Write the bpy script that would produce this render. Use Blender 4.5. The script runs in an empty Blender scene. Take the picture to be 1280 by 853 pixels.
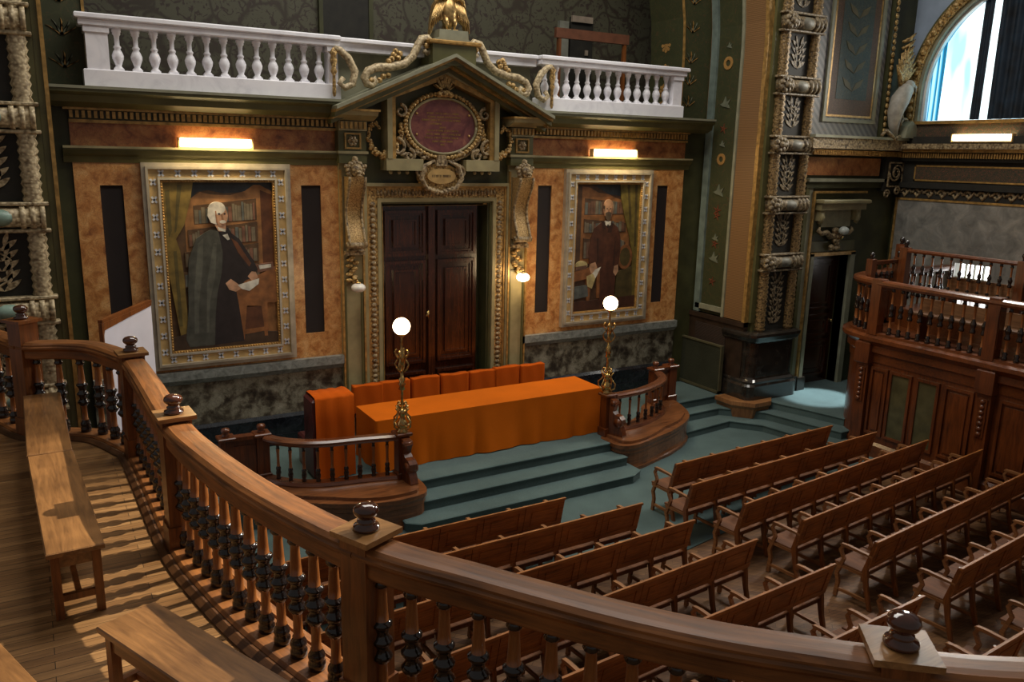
import bpy, math, random
from math import sin, cos, pi, radians, sqrt, atan2
from mathutils import Vector, Matrix
random.seed(7)
COL = bpy.context.scene.collection
FR = {}                                   # frame (location, z rotation) of each object, for placing its children

# ------------------------------------------------------------------ mesh building
class M:
    def __init__(s): s.v = []; s.f = []; s.mi = []; s.sm = []; s.uv = []
    def add(s, vs, fs, mi=0, sm=False, uvs=None):
        b = len(s.v); s.v += [tuple(p) for p in vs]
        for k, f in enumerate(fs):
            s.f.append([b+i for i in f]); s.mi.append(mi); s.sm.append(sm)
            s.uv.append(uvs[k] if uvs else [(0, 0)]*len(f))
        return s
    def box(s, x0, x1, y0, y1, z0, z1, mi=0):
        v = [(x0,y0,z0),(x1,y0,z0),(x1,y1,z0),(x0,y1,z0),(x0,y0,z1),(x1,y0,z1),(x1,y1,z1),(x0,y1,z1)]
        return s.add(v, [(0,3,2,1),(4,5,6,7),(0,1,5,4),(1,2,6,5),(2,3,7,6),(3,0,4,7)], mi)
    def cbox(s, x0, x1, y0, y1, z0, z1, c=.01, mi=0):
        "box with chamfered top and bottom edges"
        L = [(z0, c), (z0+c, 0), (z1-c, 0), (z1, c)]
        v = []
        for z, i in L: v += [(x0+i,y0+i,z),(x1-i,y0+i,z),(x1-i,y1-i,z),(x0+i,y1-i,z)]
        f = [(3,2,1,0), (12,13,14,15)]
        for k in range(3):
            for j in range(4):
                a = k*4+j; b = k*4+(j+1) % 4; f.append((a, b, b+4, a+4))
        return s.add(v, f, mi)
    def obox(s, c, sx, sy, sz, rz=0, mi=0, tilt=0):
        "oriented box: centre, sizes, turned by rz, first tilted about its own x axis"
        R = Matrix.Rotation(rz, 3, 'Z') @ Matrix.Rotation(tilt, 3, 'X'); v = []
        for z in (-.5, .5):
            for x, y in ((-.5,-.5),(.5,-.5),(.5,.5),(-.5,.5)):
                v.append(Vector(c) + R @ Vector((x*sx, y*sy, z*sz)))
        return s.add(v, [(0,3,2,1),(4,5,6,7),(0,1,5,4),(1,2,6,5),(2,3,7,6),(3,0,4,7)], mi)
    def lathe(s, prof, loc=(0,0,0), seg=16, mi=0, sm=True, rot=None):
        "prof: (radius, height) or (radius, height, material) from bottom to top"
        R = rot or Matrix.Identity(3); L = Vector(loc); n = len(prof); v = []
        for p in prof:
            for k in range(seg):
                a = 2*pi*k/seg; v.append(L + R @ Vector((p[0]*cos(a), p[0]*sin(a), p[1])))
        b0 = len(s.v)
        for i in range(n-1):
            m = prof[i][2] if len(prof[i]) > 2 else mi
            fs = [(i*seg+k, i*seg+(k+1) % seg, (i+1)*seg+(k+1) % seg, (i+1)*seg+k) for k in range(seg)]
            if i == 0: s.add(v, fs, m, sm)
            else:
                for f in fs: s.f.append([b0+q for q in f]); s.mi.append(m); s.sm.append(sm); s.uv.append([(0,0)]*4)
        for i, rev in ((0, True), (n-1, False)):
            if prof[i][0] > 1e-4:
                f = [b0+i*seg+k for k in range(seg)]
                if rev: f.reverse()
                s.f.append(f); s.mi.append(prof[i][2] if len(prof[i]) > 2 else mi); s.sm.append(False); s.uv.append([(0,0)]*seg)
        return s
    def ball(s, c, r, seg=10, rings=6, mi=0):
        rx, ry, rz = (r, r, r) if isinstance(r, (int, float)) else r
        v = [(c[0], c[1], c[2]-rz)]
        for i in range(1, rings):
            t = -pi/2 + pi*i/rings
            for k in range(seg):
                a = 2*pi*k/seg; v.append((c[0]+rx*cos(t)*cos(a), c[1]+ry*cos(t)*sin(a), c[2]+rz*sin(t)))
        v.append((c[0], c[1], c[2]+rz)); T = len(v)-1; f = []
        for k in range(seg):
            f.append((0, 1+(k+1) % seg, 1+k)); b = 1+(rings-2)*seg; f.append((T, b+k, b+(k+1) % seg))
        for i in range(rings-2):
            for k in range(seg):
                a = 1+i*seg; f.append((a+k, a+(k+1) % seg, a+seg+(k+1) % seg, a+seg+k))
        return s.add(v, f, mi, True)
    def tube(s, pts, r, seg=8, mi=0):
        P = [Vector(p) for p in pts]; n = len(P); v = []
        up = Vector((0, 0, 1)); prev = None
        for i in range(n):
            d = (P[min(i+1, n-1)] - P[max(i-1, 0)]).normalized()
            if prev is None:
                a = up if abs(d.dot(up)) < .9 else Vector((1, 0, 0)); u = d.cross(a).normalized()
            else: u = (prev - d*prev.dot(d)).normalized()
            prev = u; w = d.cross(u); rr = r[i] if isinstance(r, (list, tuple)) else r
            for k in range(seg):
                t = 2*pi*k/seg; v.append(P[i] + (u*cos(t) + w*sin(t))*rr)
        f = [(i*seg+k, i*seg+(k+1) % seg, (i+1)*seg+(k+1) % seg, (i+1)*seg+k) for i in range(n-1) for k in range(seg)]
        f += [tuple(reversed(range(seg))), tuple(range((n-1)*seg, n*seg))]
        return s.add(v, f, mi, True)
    def prism(s, poly, a0, a1, ax='y', mi=0, sm=False):
        "poly in (x,z) for ax y, (y,z) for ax x, (x,y) for ax z; extruded between a0 and a1"
        def P(p, a): return (p[0], a, p[1]) if ax == 'y' else ((a, p[0], p[1]) if ax == 'x' else (p[0], p[1], a))
        n = len(poly); v = [P(p, a0) for p in poly] + [P(p, a1) for p in poly]
        return s.add(v, [tuple(range(n)), tuple(reversed(range(n, 2*n)))] + [(i, i+n, (i+1) % n+n, (i+1) % n) for i in range(n)], mi, sm)
    def sweep(s, path, prof, mi=0, closed=False, sm=False, capped=True):
        "path: (x,y[,z]) ; prof: closed loop of (offset to the left of travel, height)"
        P = [Vector((p[0], p[1], p[2] if len(p) > 2 else 0)) for p in path]; n = len(P); m = len(prof); v = []; L = [0]
        for i in range(n):
            a = P[i-1] if (i > 0 or closed) else None; b = P[(i+1) % n] if (i < n-1 or closed) else None
            d1 = (P[i]-a) if a is not None else None; d2 = (b-P[i]) if b is not None else None
            if d1 is None: d1 = d2
            if d2 is None: d2 = d1
            d1 = Vector((d1.x, d1.y)).normalized(); d2 = Vector((d2.x, d2.y)).normalized()
            n1 = Vector((-d1.y, d1.x)); n2 = Vector((-d2.y, d2.x)); nn = n1+n2
            nn = nn / max(nn.dot(n1), .3)
            if i: L.append(L[-1] + (P[i]-P[i-1]).length)
            for o, h in prof: v.append((P[i].x+nn.x*o, P[i].y+nn.y*o, P[i].z+h))
        per = [0]
        for j in range(m):
            q = prof[(j+1) % m]; per.append(per[-1] + sqrt((q[0]-prof[j][0])**2 + (q[1]-prof[j][1])**2))
        f = []; uv = []
        for i in range(n if closed else n-1):
            i2 = (i+1) % n; La = L[i]; Lb = L[i2] if i2 else L[i]+(P[0]-P[i]).length
            for j in range(m):
                j2 = (j+1) % m
                f.append((i*m+j, i2*m+j, i2*m+j2, i*m+j2)); uv.append([(La, per[j]), (Lb, per[j]), (Lb, per[j+1]), (La, per[j+1])])
        if not closed and capped:
            f.append(tuple(reversed(range(m)))); uv.append([(0, 0)]*m)
            f.append(tuple(range((n-1)*m, n*m))); uv.append([(0, 0)]*m)
        return s.add(v, f, mi, sm, uv)
    def ring(s, x0, x1, z0, z1, w, y0, y1, mi=0):
        "picture-frame ring in the xz plane, mitred, w wide, from y0 (front) to y1"
        o = [(x0,z0),(x1,z0),(x1,z1),(x0,z1)]; q = [(x0+w,z0+w),(x1-w,z0+w),(x1-w,z1-w),(x0+w,z1-w)]
        for i in range(4):
            j = (i+1) % 4; s.prism([o[i], o[j], q[j], q[i]], y0, y1, 'y', mi)
        return s
    def xform(s, fn): s.v = [tuple(fn(Vector(p))) for p in s.v]; return s
    def build(s, name, mats, parent=None, autosmooth=None):
        mats = mats if isinstance(mats, (list, tuple)) else [mats]
        if parent is None:
            xs = [p[0] for p in s.v]; ys = [p[1] for p in s.v]; z = min(p[2] for p in s.v)
            loc = Vector(((min(xs)+max(xs))/2, (min(ys)+max(ys))/2, z)); rz = 0
        else: loc, rz = FR[parent.name]
        R = Matrix.Rotation(-rz, 3, 'Z')
        me = bpy.data.meshes.new(name); me.from_pydata([R @ (Vector(p)-loc) for p in s.v], [], s.f)
        for m in mats: me.materials.append(m)
        me.polygons.foreach_set('material_index', s.mi); me.polygons.foreach_set('use_smooth', s.sm)
        ul = me.uv_layers.new(name='UVMap'); flat = []
        for u in s.uv:
            for a in u: flat += [a[0], a[1]]
        ul.data.foreach_set('uv', flat)
        me.validate(); me.update()
        o = bpy.data.objects.new(name, me); COL.objects.link(o)
        if parent is None: o.location = loc; FR[o.name] = (loc, 0)
        else: o.parent = parent; FR[o.name] = (loc, rz)
        return o

def tag(o, label, cat, group=None, kind=None):
    o['label'] = label; o['category'] = cat
    if group: o['group'] = group
    if kind: o['kind'] = kind
    return o
def thing(name, label, cat, loc=(0, 0, 0), rz=0, group=None):
    o = bpy.data.objects.new(name, None); COL.objects.link(o); o.empty_display_size = .1
    o.location = loc; o.rotation_euler = (0, 0, rz); FR[o.name] = (Vector(loc), rz)
    return tag(o, label, cat, group)
def struct(m, name, mats, label=None):
    o = m.build(name, mats); o['kind'] = 'structure'
    if label: o['label'] = label
    return o
def world_pt(parent, p):
    loc, rz = FR[parent.name]; return loc + Matrix.Rotation(rz, 3, 'Z') @ Vector(p)
def local(m, parent):
    "turn a mesh written in the parent's own frame into world coordinates"
    loc, rz = FR[parent.name]; R = Matrix.Rotation(rz, 3, 'Z'); m.v = [tuple(loc + R @ Vector(p)) for p in m.v]; return m
def copy_tree(o, parent=None):
    c = o.copy(); COL.objects.link(c)
    if parent: c.parent = parent
    FR[c.name] = FR[o.name]
    for ch in [x for x in KIDS.get(o.name, [])]: copy_tree(ch, c)
    return c
KIDS = {}

def spline(pts, n=8, closed=False):
    P = [Vector(p) if len(p) == 3 else Vector((p[0], p[1], 0)) for p in pts]; out = []
    N = len(P)
    for i in range(N-1):
        a = P[max(i-1, 0)]; b = P[i]; c = P[i+1]; d = P[min(i+2, N-1)]
        for k in range(n):
            t = k/n
            out.append(.5*((2*b) + (c-a)*t + (2*a-5*b+4*c-d)*t*t + (3*b-a-3*c+d)*t**3))
    out.append(P[-1]); return out
def resample(pts, step=None, count=None):
    P = [Vector(p) for p in pts]; L = [0]
    for i in range(1, len(P)): L.append(L[-1] + (P[i]-P[i-1]).length)
    n = count if count else max(1, round(L[-1]/step)); out = []
    for k in range(n+1):
        t = L[-1]*k/n; i = 0
        while i < len(L)-2 and L[i+1] < t: i += 1
        f = (t-L[i])/max(L[i+1]-L[i], 1e-9); out.append((P[i].lerp(P[i+1], f), (P[i+1]-P[i]).normalized()))
    return out
def spiral(cx, cz, r0, r1, a0, turns, n=28):
    return [(cx + (r0+(r1-r0)*t)*cos(a0+2*pi*turns*t), cz + (r0+(r1-r0)*t)*sin(a0+2*pi*turns*t)) for t in [k/n for k in range(n+1)]]

# ------------------------------------------------------------------ materials
def node_mat(name):
    m = bpy.data.materials.new(name); m.use_nodes = True; nt = m.node_tree
    return m, nt, nt.nodes['Principled BSDF']
def N(nt, t, **kw):
    n = nt.nodes.new(t)
    for k, v in kw.items():
        if k in n.inputs: n.inputs[k].default_value = v
        else: setattr(n, k, v)
    return n
def ramp(nt, stops, src):
    r = nt.nodes.new('ShaderNodeValToRGB'); e = r.color_ramp.elements
    while len(e) < len(stops): e.new(.5)
    for k, (p, c) in enumerate(stops): e[k].position = p; e[k].color = (*c, 1)
    nt.links.new(src, r.inputs[0]); return r.outputs[0]
def coords(nt, scale=(1, 1, 1), uv=False, rot=(0, 0, 0)):
    tc = nt.nodes.new('ShaderNodeTexCoord'); mp = nt.nodes.new('ShaderNodeMapping')
    nt.links.new(tc.outputs['UV' if uv else 'Object'], mp.inputs[0]); mp.inputs['Scale'].default_value = scale; mp.inputs['Rotation'].default_value = rot
    return mp.outputs[0]
def bump(nt, b, src, strength=.3, dist=.01):
    n = N(nt, 'ShaderNodeBump', Strength=strength, Distance=dist); nt.links.new(src, n.inputs['Height']); nt.links.new(n.outputs[0], b.inputs['Normal'])
def plain(name, c, rough=.5, metal=0, var=.12, scale=6, bmp=0, coat=0):
    "paint, metal or lacquer with slight mottling"
    m, nt, b = node_mat(name); v = coords(nt)
    n = N(nt, 'ShaderNodeTexNoise', Scale=scale, Detail=5.0); nt.links.new(v, n.inputs['Vector'])
    lo = tuple(max(0, x*(1-var*2)) for x in c); hi = tuple(min(1, x*(1+var*1.6)) for x in c)
    nt.links.new(ramp(nt, [(.3, lo), (.7, hi)], n.outputs['Fac']), b.inputs['Base Color'])
    b.inputs['Roughness'].default_value = rough; b.inputs['Metallic'].default_value = metal; b.inputs['Coat Weight'].default_value = coat
    if bmp: bump(nt, b, n.outputs['Fac'], bmp, .01)
    return m
def wood(name, dark, light, axis='x', scale=1.0, rough=.35, uv=False, coat=.25, bmp=.12):
    m, nt, b = node_mat(name)
    sc = {'x': (1.2, 14, 14), 'y': (14, 1.2, 14), 'z': (14, 14, 1.2)}[axis]
    v = coords(nt, tuple(q*scale for q in sc), uv)
    n = N(nt, 'ShaderNodeTexNoise', Scale=2.2, Detail=8.0, Roughness=.65, Distortion=.6); nt.links.new(v, n.inputs['Vector'])
    v2 = coords(nt, (1, 1, 1), uv); n2 = N(nt, 'ShaderNodeTexNoise', Scale=2.3, Detail=3.0); nt.links.new(v2, n2.inputs['Vector'])
    mx = N(nt, 'ShaderNodeMath', operation='MULTIPLY_ADD'); nt.links.new(n2.outputs['Fac'], mx.inputs[0]); mx.inputs[1].default_value = .55
    nt.links.new(n.outputs['Fac'], mx.inputs[2])
    mid = tuple((a+c)/2 for a, c in zip(dark, light))
    nt.links.new(ramp(nt, [(.5, dark), (.75, mid), (1.0, light)], mx.outputs[0]), b.inputs['Base Color'])
    b.inputs['Roughness'].default_value = rough; b.inputs['Coat Weight'].default_value = coat; b.inputs['Coat Roughness'].default_value = .2
    bump(nt, b, n.outputs['Fac'], bmp, .004)
    return m
def planks(name, dark, light, w=.09, ln=1.1, rot=0, rough=.4):
    m, nt, b = node_mat(name); v = coords(nt, rot=(0, 0, rot))
    br = N(nt, 'ShaderNodeTexBrick', Scale=1.0); nt.links.new(v, br.inputs['Vector'])
    br.inputs['Brick Width'].default_value = ln; br.inputs['Row Height'].default_value = w; br.inputs['Mortar Size'].default_value = .002
    br.inputs['Color1'].default_value = (*dark, 1); br.inputs['Color2'].default_value = (*light, 1); br.inputs['Mortar'].default_value = (.015, .008, .004, 1)
    v2 = coords(nt, (2, 28, 28), rot=(0, 0, rot)); n = N(nt, 'ShaderNodeTexNoise', Scale=1.5, Detail=6.0, Distortion=.5); nt.links.new(v2, n.inputs['Vector'])
    mx = N(nt, 'ShaderNodeMixRGB', blend_type='MULTIPLY'); mx.inputs[0].default_value = .8
    nt.links.new(br.outputs['Color'], mx.inputs[1]); nt.links.new(ramp(nt, [(.3, (.45, .42, .4)), (.7, (1.1, 1.1, 1.1))], n.outputs['Fac']), mx.inputs[2])
    nt.links.new(mx.outputs[0], b.inputs['Base Color']); b.inputs['Roughness'].default_value = rough
    bump(nt, b, br.outputs['Fac'], -.2, .003)
    return m
def marble(name, stops, scale=3, veins=None, rough=.25, dist=1.5, bscale=None):
    m, nt, b = node_mat(name); v = coords(nt)
    n = N(nt, 'ShaderNodeTexNoise', Scale=float(scale), Detail=9.0, Roughness=.62, Distortion=float(dist)); nt.links.new(v, n.inputs['Vector'])
    c = ramp(nt, stops, n.outputs['Fac'])
    if veins:
        vo = N(nt, 'ShaderNodeTexVoronoi', feature='DISTANCE_TO_EDGE', Scale=float(bscale or scale*2)); 
        ad = N(nt, 'ShaderNodeMixRGB', blend_type='ADD'); ad.inputs[0].default_value = .45
        nt.links.new(v, ad.inputs[1]); nt.links.new(n.outputs['Color'], ad.inputs[2]); nt.links.new(ad.outputs[0], vo.inputs['Vector'])
        mk = ramp(nt, [(0, (1, 1, 1)), (.06, (0, 0, 0))], vo.outputs['Distance'])
        mx = N(nt, 'ShaderNodeMixRGB'); nt.links.new(mk, mx.inputs[0]); nt.links.new(c, mx.inputs[1]); mx.inputs[2].default_value = (*veins, 1); c = mx.outputs[0]
        mk2 = N(nt, 'ShaderNodeMath', operation='MULTIPLY'); nt.links.new(mk, mk2.inputs[0]); mk2.inputs[1].default_value = .6; nt.links.new(mk2.outputs[0], mx.inputs[0])
    nt.links.new(c, b.inputs['Base Color']); b.inputs['Roughness'].default_value = rough
    return m
def carved(name, dark, light, scale=30, rough=.45, metal=.0, strength=.9, dist=.02):
    "gilt or painted relief: highlights on high points, dark in the hollows"
    m, nt, b = node_mat(name); v = coords(nt)
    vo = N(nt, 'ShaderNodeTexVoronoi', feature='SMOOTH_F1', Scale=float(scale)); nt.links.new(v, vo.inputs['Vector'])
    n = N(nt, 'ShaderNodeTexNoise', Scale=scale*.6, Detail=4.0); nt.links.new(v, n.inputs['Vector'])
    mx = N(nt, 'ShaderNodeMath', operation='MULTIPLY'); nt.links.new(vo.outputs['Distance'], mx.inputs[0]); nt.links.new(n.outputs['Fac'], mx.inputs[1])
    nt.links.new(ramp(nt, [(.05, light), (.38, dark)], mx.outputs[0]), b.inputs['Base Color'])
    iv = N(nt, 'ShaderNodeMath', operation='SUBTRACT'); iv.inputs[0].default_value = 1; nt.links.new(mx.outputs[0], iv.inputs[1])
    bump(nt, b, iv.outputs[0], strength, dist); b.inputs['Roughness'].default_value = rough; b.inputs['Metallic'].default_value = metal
    return m
def wallpaper(name, base, fig, fig2, scale=1.2, thr=.5):
    "dark painted wall with scrolling foliage"
    m, nt, b = node_mat(name); v = coords(nt)
    n = N(nt, 'ShaderNodeTexNoise', Scale=scale*1.5, Detail=2.0); nt.links.new(v, n.inputs['Vector'])
    ad = N(nt, 'ShaderNodeMixRGB', blend_type='ADD'); ad.inputs[0].default_value = .9; nt.links.new(v, ad.inputs[1]); nt.links.new(n.outputs['Color'], ad.inputs[2])
    w = N(nt, 'ShaderNodeTexVoronoi', feature='DISTANCE_TO_EDGE', Scale=float(scale*2)); nt.links.new(ad.outputs[0], w.inputs['Vector'])
    w2 = N(nt, 'ShaderNodeTexNoise', Scale=scale*9, Detail=3.0, Distortion=2.0); nt.links.new(v, w2.inputs['Vector'])
    k1 = ramp(nt, [(.02, (1, 1, 1)), (.07, (0, 0, 0))], w.outputs['Distance']); k2 = ramp(nt, [(thr+.04, (0, 0, 0)), (thr+.09, (1, 1, 1))], w2.outputs['Fac'])
    a = N(nt, 'ShaderNodeMixRGB'); nt.links.new(k1, a.inputs[0]); a.inputs[1].default_value = (*base, 1); a.inputs[2].default_value = (*fig, 1)
    c = N(nt, 'ShaderNodeMixRGB'); nt.links.new(k2, c.inputs[0]); nt.links.new(a.outputs[0], c.inputs[1]); c.inputs[2].default_value = (*fig2, 1)
    nt.links.new(c.outputs[0], b.inputs['Base Color']); b.inputs['Roughness'].default_value = .6
    return m
def stripes(name, c1, c2, axis='z', scale=30, rough=.5, bmp=.3, thr=.5):
    m, nt, b = node_mat(name); v = coords(nt)
    w = N(nt, 'ShaderNodeTexWave', bands_direction=axis.upper(), Scale=float(scale)); nt.links.new(v, w.inputs['Vector'])
    nt.links.new(ramp(nt, [(thr-.15, c1), (thr+.15, c2)], w.outputs['Fac']), b.inputs['Base Color']); b.inputs['Roughness'].default_value = rough
    bump(nt, b, w.outputs['Fac'], bmp, .01); return m
def cloth(name, c, var=.15, scale=60, rough=.9, sheen=.3):
    m, nt, b = node_mat(name); v = coords(nt)
    n = N(nt, 'ShaderNodeTexNoise', Scale=float(scale), Detail=4.0); nt.links.new(v, n.inputs['Vector'])
    n2 = N(nt, 'ShaderNodeTexNoise', Scale=1.6, Detail=3.0); nt.links.new(v, n2.inputs['Vector'])
    mx = N(nt, 'ShaderNodeMath', operation='ADD'); nt.links.new(n.outputs['Fac'], mx.inputs[0]); nt.links.new(n2.outputs['Fac'], mx.inputs[1])
    nt.links.new(ramp(nt, [(.35, tuple(x*(1-var*2) for x in c)), (.65, tuple(min(1, x*(1+var)) for x in c))], N_half(nt, mx.outputs[0])), b.inputs['Base Color'])
    b.inputs['Roughness'].default_value = rough; b.inputs['Sheen Weight'].default_value = sheen; b.inputs['Specular IOR Level'].default_value = .15; bump(nt, b, n.outputs['Fac'], .25, .004)
    return m
def N_half(nt, s):
    h = N(nt, 'ShaderNodeMath', operation='MULTIPLY'); nt.links.new(s, h.inputs[0]); h.inputs[1].default_value = .5; return h.outputs[0]
def glow(name, c, s):
    m, nt, b = node_mat(name); b.inputs['Base Color'].default_value = (*c, 1); b.inputs['Emission Color'].default_value = (*c, 1); b.inputs['Emission Strength'].default_value = s
    return m

OAK = wood('oak_polished', (.045, .014, .005), (.30, .115, .035), 'x', 1, .33)
OAKZ = wood('oak_upright', (.055, .015, .004), (.29, .092, .020), 'z', 1, .33)
RAILW = wood('handrail_oak', (.040, .012, .003), (.36, .128, .028), 'x', .8, .48, uv=True, coat=.05)
RAILP = wood('cap_plate_oak', (.15, .065, .020), (.46, .23, .080), 'x', 1, .3, coat=.5)
SHAFT = wood('baluster_oak', (.11, .032, .008), (.38, .13, .030), 'z', 1.3, .28, coat=.4)
EBON = plain('ebonised_wood', (.016, .009, .007), .16, 0, .3, 9, 0, .6)
BENCHW = wood('pew_oak', (.115, .036, .009), (.50, .185, .042), 'x', 1.2, .5, coat=.03)
BENCHP = wood('pew_panel_oak', (.105, .032, .008), (.47, .165, .034), 'x', 1.5, .5, coat=.03)
SEATW = wood('pew_seat_oak', (.045, .014, .004), (.20, .070, .020), 'y', 1.2, .75, coat=0)
ARMW = wood('pew_arm_oak', (.11, .038, .011), (.40, .175, .058), 'y', 1.3, .55, coat=0)
FORMW = wood('gallery_bench_oak', (.085, .034, .010), (.36, .165, .052), 'y', .8, .36, coat=.4)
REDW = wood('mahogany', (.036, .009, .003), (.18, .046, .010), 'z', 1, .3, coat=.4)
REDX = wood('mahogany_rail', (.040, .010, .003), (.20, .054, .012), 'x', 1, .3, coat=.4)
ROSTW = wood('rostra_wood', (.04, .011, .005), (.20, .065, .025), 'x', 1, .25, uv=True, coat=.6)
DOORW = wood('door_wood', (.010, .003, .002), (.075, .020, .007), 'z', .9, .2, coat=.7)
GFLOOR = planks('gallery_planks', (.24, .115, .038), (.40, .21, .078), .075, 1.1, 0, .42)
HFLOOR = planks('hall_parquet', (.13, .056, .021), (.26, .13, .052), .08, .6, radians(45), .6)
CARPET = cloth('teal_carpet', (.085, .132, .130), .16, 90, .95, .1)
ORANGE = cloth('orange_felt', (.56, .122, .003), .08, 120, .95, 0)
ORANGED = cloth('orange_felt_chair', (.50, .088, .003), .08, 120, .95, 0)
MAROON = plain('maroon_leather', (.07, .012, .012), .4, 0, .2)
OLIVE = plain('olive_paint', (.105, .098, .036), .42, 0, .14, 3)
OLIVED = plain('dark_olive_paint', (.050, .050, .018), .45, 0, .18, 3)
STONEP = plain('grey_green_paint', (.25, .245, .165), .5, 0, .12, 4)
STONEC = plain('tan_olive_paint', (.30, .255, .13), .45, 0, .14, 4)
GOLDP = plain('old_gold_paint', (.43, .25, .075), .35, .35, .2, 14)
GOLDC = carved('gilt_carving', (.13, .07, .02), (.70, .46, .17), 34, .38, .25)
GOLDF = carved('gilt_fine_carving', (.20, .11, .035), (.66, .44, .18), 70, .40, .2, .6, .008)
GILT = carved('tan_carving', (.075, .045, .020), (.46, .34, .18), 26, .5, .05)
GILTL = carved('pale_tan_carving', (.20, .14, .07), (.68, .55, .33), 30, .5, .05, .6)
BRASS = plain('brass', (.62, .43, .17), .25, 1, .25, 20)
GOLDE = plain('gilded_eagle', (.50, .33, .13), .36, .75, .25, 18, .3)
WHITEM = marble('white_marble', [(.3, (.72, .71, .76)), (.5, (.90, .89, .93)), (.7, (.96, .95, .98))], 2.2, None, .35, 1.2)
ORM = marble('orange_marble', [(.28, (.20, .07, .025)), (.42, (.46, .19, .055)), (.56, (.64, .33, .115)), (.74, (.74, .45, .20))], 7, (.16, .06, .03), .28, .5, 16)
ORMD = marble('frieze_marble', [(.28, (.10, .03, .015)), (.45, (.30, .105, .035)), (.62, (.42, .18, .06)), (.8, (.52, .28, .11))], 6, (.10, .035, .02), .3, .5, 12)
DADO = marble('dado_marble', [(.38, (.030, .024, .018)), (.47, (.10, .085, .06)), (.54, (.22, .205, .15)), (.7, (.34, .32, .25))], 4.2, (.05, .035, .025), .3, .25, 12)
DADOT = marble('dado_cap_marble', [(.3, (.10, .11, .10)), (.55, (.24, .26, .24)), (.75, (.36, .38, .35))], 9, None, .3, 1.0)
BLACKM = marble('black_marble', [(.4, (.008, .009, .012)), (.62, (.02, .024, .03)), (.8, (.09, .10, .12))], 5, None, .16, 2.0)
GREYM = marble('grey_marble', [(.3, (.13, .125, .11)), (.5, (.22, .21, .185)), (.64, (.32, .30, .26)), (.78, (.42, .38, .32))], 3.0, (.26, .23, .19), .3, .8, 3.0)
VENT = stripes('dark_louvre', (.006, .004, .004), (.022, .012, .010), 'z', 28, .8, .3)
WALLP = wallpaper('painted_foliage_wall', (.078, .074, .044), (.040, .030, .018), (.040, .026, .018), .8, .5)
BIRDW = wallpaper('ornament_green', (.038, .042, .014), (.048, .050, .016), (.075, .048, .018), 1.5, .56)
BANDP = stripes('stencilled_band', (.17, .085, .032), (.24, .13, .05), 'z', 10, .5, .1)
BLUEP = plain('verdigris_moulding', (.15, .19, .165), .4, 0, .15, 6)
SPAND = plain('pale_blue_plaster', (.30, .37, .47), .7, 0, .06, 3)
BLKP = plain('black_brown_lacquer', (.028, .022, .017), .18, 0, .3, 8, 0, .5)
DKP = plain('near_black_paint_and_shade', (.016, .014, .009), .7, 0, .2)
WHP = plain('white_board_paint', (.74, .74, .86), .5, 0, .03, 3)
PORC = plain('white_porcelain', (.78, .76, .72), .12, 0, .03, 3, 0, .6)
TANC = plain('shell_plaster', (.40, .37, .31), .5, 0, .12, 10)
DBR = plain('dark_brown_paint', (.035, .020, .012), .4, 0, .2)
TUBE = glow('lit_tube', (1.0, .80, .42), 9.0)
TUBEH = plain('tube_housing', (.80, .55, .24), .35, .3, .1)
GLOBE = glow('lit_globe', (1.0, .72, .40), 16.0)
SCREENF = cloth('brown_green_fabric', (.040, .042, .026), .2, 50, .9, 0)

# ------------------------------------------------------------------ camera
cam_d = bpy.data.cameras.new('camera'); cam = bpy.data.objects.new('camera', cam_d); COL.objects.link(cam)
yaw, pit, rol = radians(30.43), radians(-12.765), radians(1.25)
f = Vector((sin(yaw)*cos(pit), cos(yaw)*cos(pit), sin(pit))); r = Vector((cos(yaw), -sin(yaw), 0)); u = r.cross(f)
r2 = cos(rol)*r + sin(rol)*u; u2 = -sin(rol)*r + cos(rol)*u
R = Matrix((r2, u2, -f)).transposed().to_4x4(); cam.matrix_world = Matrix.Translation((-5.8175, -12.5, 4.975)) @ R
cam_d.sensor_width = 36; cam_d.lens = 36*1027/1280; cam_d.clip_start = .05; cam_d.clip_end = 200
bpy.context.scene.camera = cam

# ================================================================== THE SETTING
CX = .17                                           # centre line of the arch
# floor of the hall
m = M(); m.box(-9.8, 9.8, -14, 0, -.12, 0); struct(m, 'floor', HFLOOR)
m = M(); m.prism([(-4.9,-5.35),(1.2,-5.2),(6.5,-4.2),(6.5,-1.0),(-4.9,-1.0)], .0, .012, 'z'); struct(m, 'floor_carpet', CARPET)
# raised platform and its three carpeted steps
def slab(m, poly, z0, z1, c=.02):
    "flat slab with a rounded nosing"
    cx = sum(p[0] for p in poly)/len(poly); cy = sum(p[1] for p in poly)/len(poly); n = len(poly); v = []
    rings = [(z0, c*.6), (z1-c*1.6, c*.6), (z1-c*1.3, 0), (z1-c*.5, 0), (z1, c)]
    for z, i in rings:
        for k in range(n):
            a = Vector(poly[k-1]); b = Vector(poly[k]); d = Vector(poly[(k+1) % n])
            e1 = (b-a).normalized(); e2 = (d-b).normalized(); n1 = Vector((-e1.y, e1.x)); n2 = Vector((-e2.y, e2.x)); nn = (n1+n2); nn = nn/max(nn.dot(n1), .4)
            v.append((b.x+nn.x*i, b.y+nn.y*i, z))
    f = [tuple(reversed(range(n))), tuple(range(4*n, 5*n))]
    for q in range(4):
        for k in range(n): f.append((q*n+k, q*n+(k+1) % n, (q+1)*n+(k+1) % n, (q+1)*n+k))
    m.add(v, f); return m
m = M()
slab(m, [(-5.6,-2.6),(-3.9,-1.9),(-3.3,-2.2),(-1.55,-2.47),(2.05,-2.42),(3.0,-2.3),(4.1,-1.55),(4.25,-1.2),(5.5,-1.15),(6.15,-1.75),(6.42,-2.6),(6.6,-3.3),(9.8,-3.3),(9.8,0.0),(-5.6,0.0)], 0, .45)
struct(m, 'floor_platform', CARPET)
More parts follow.
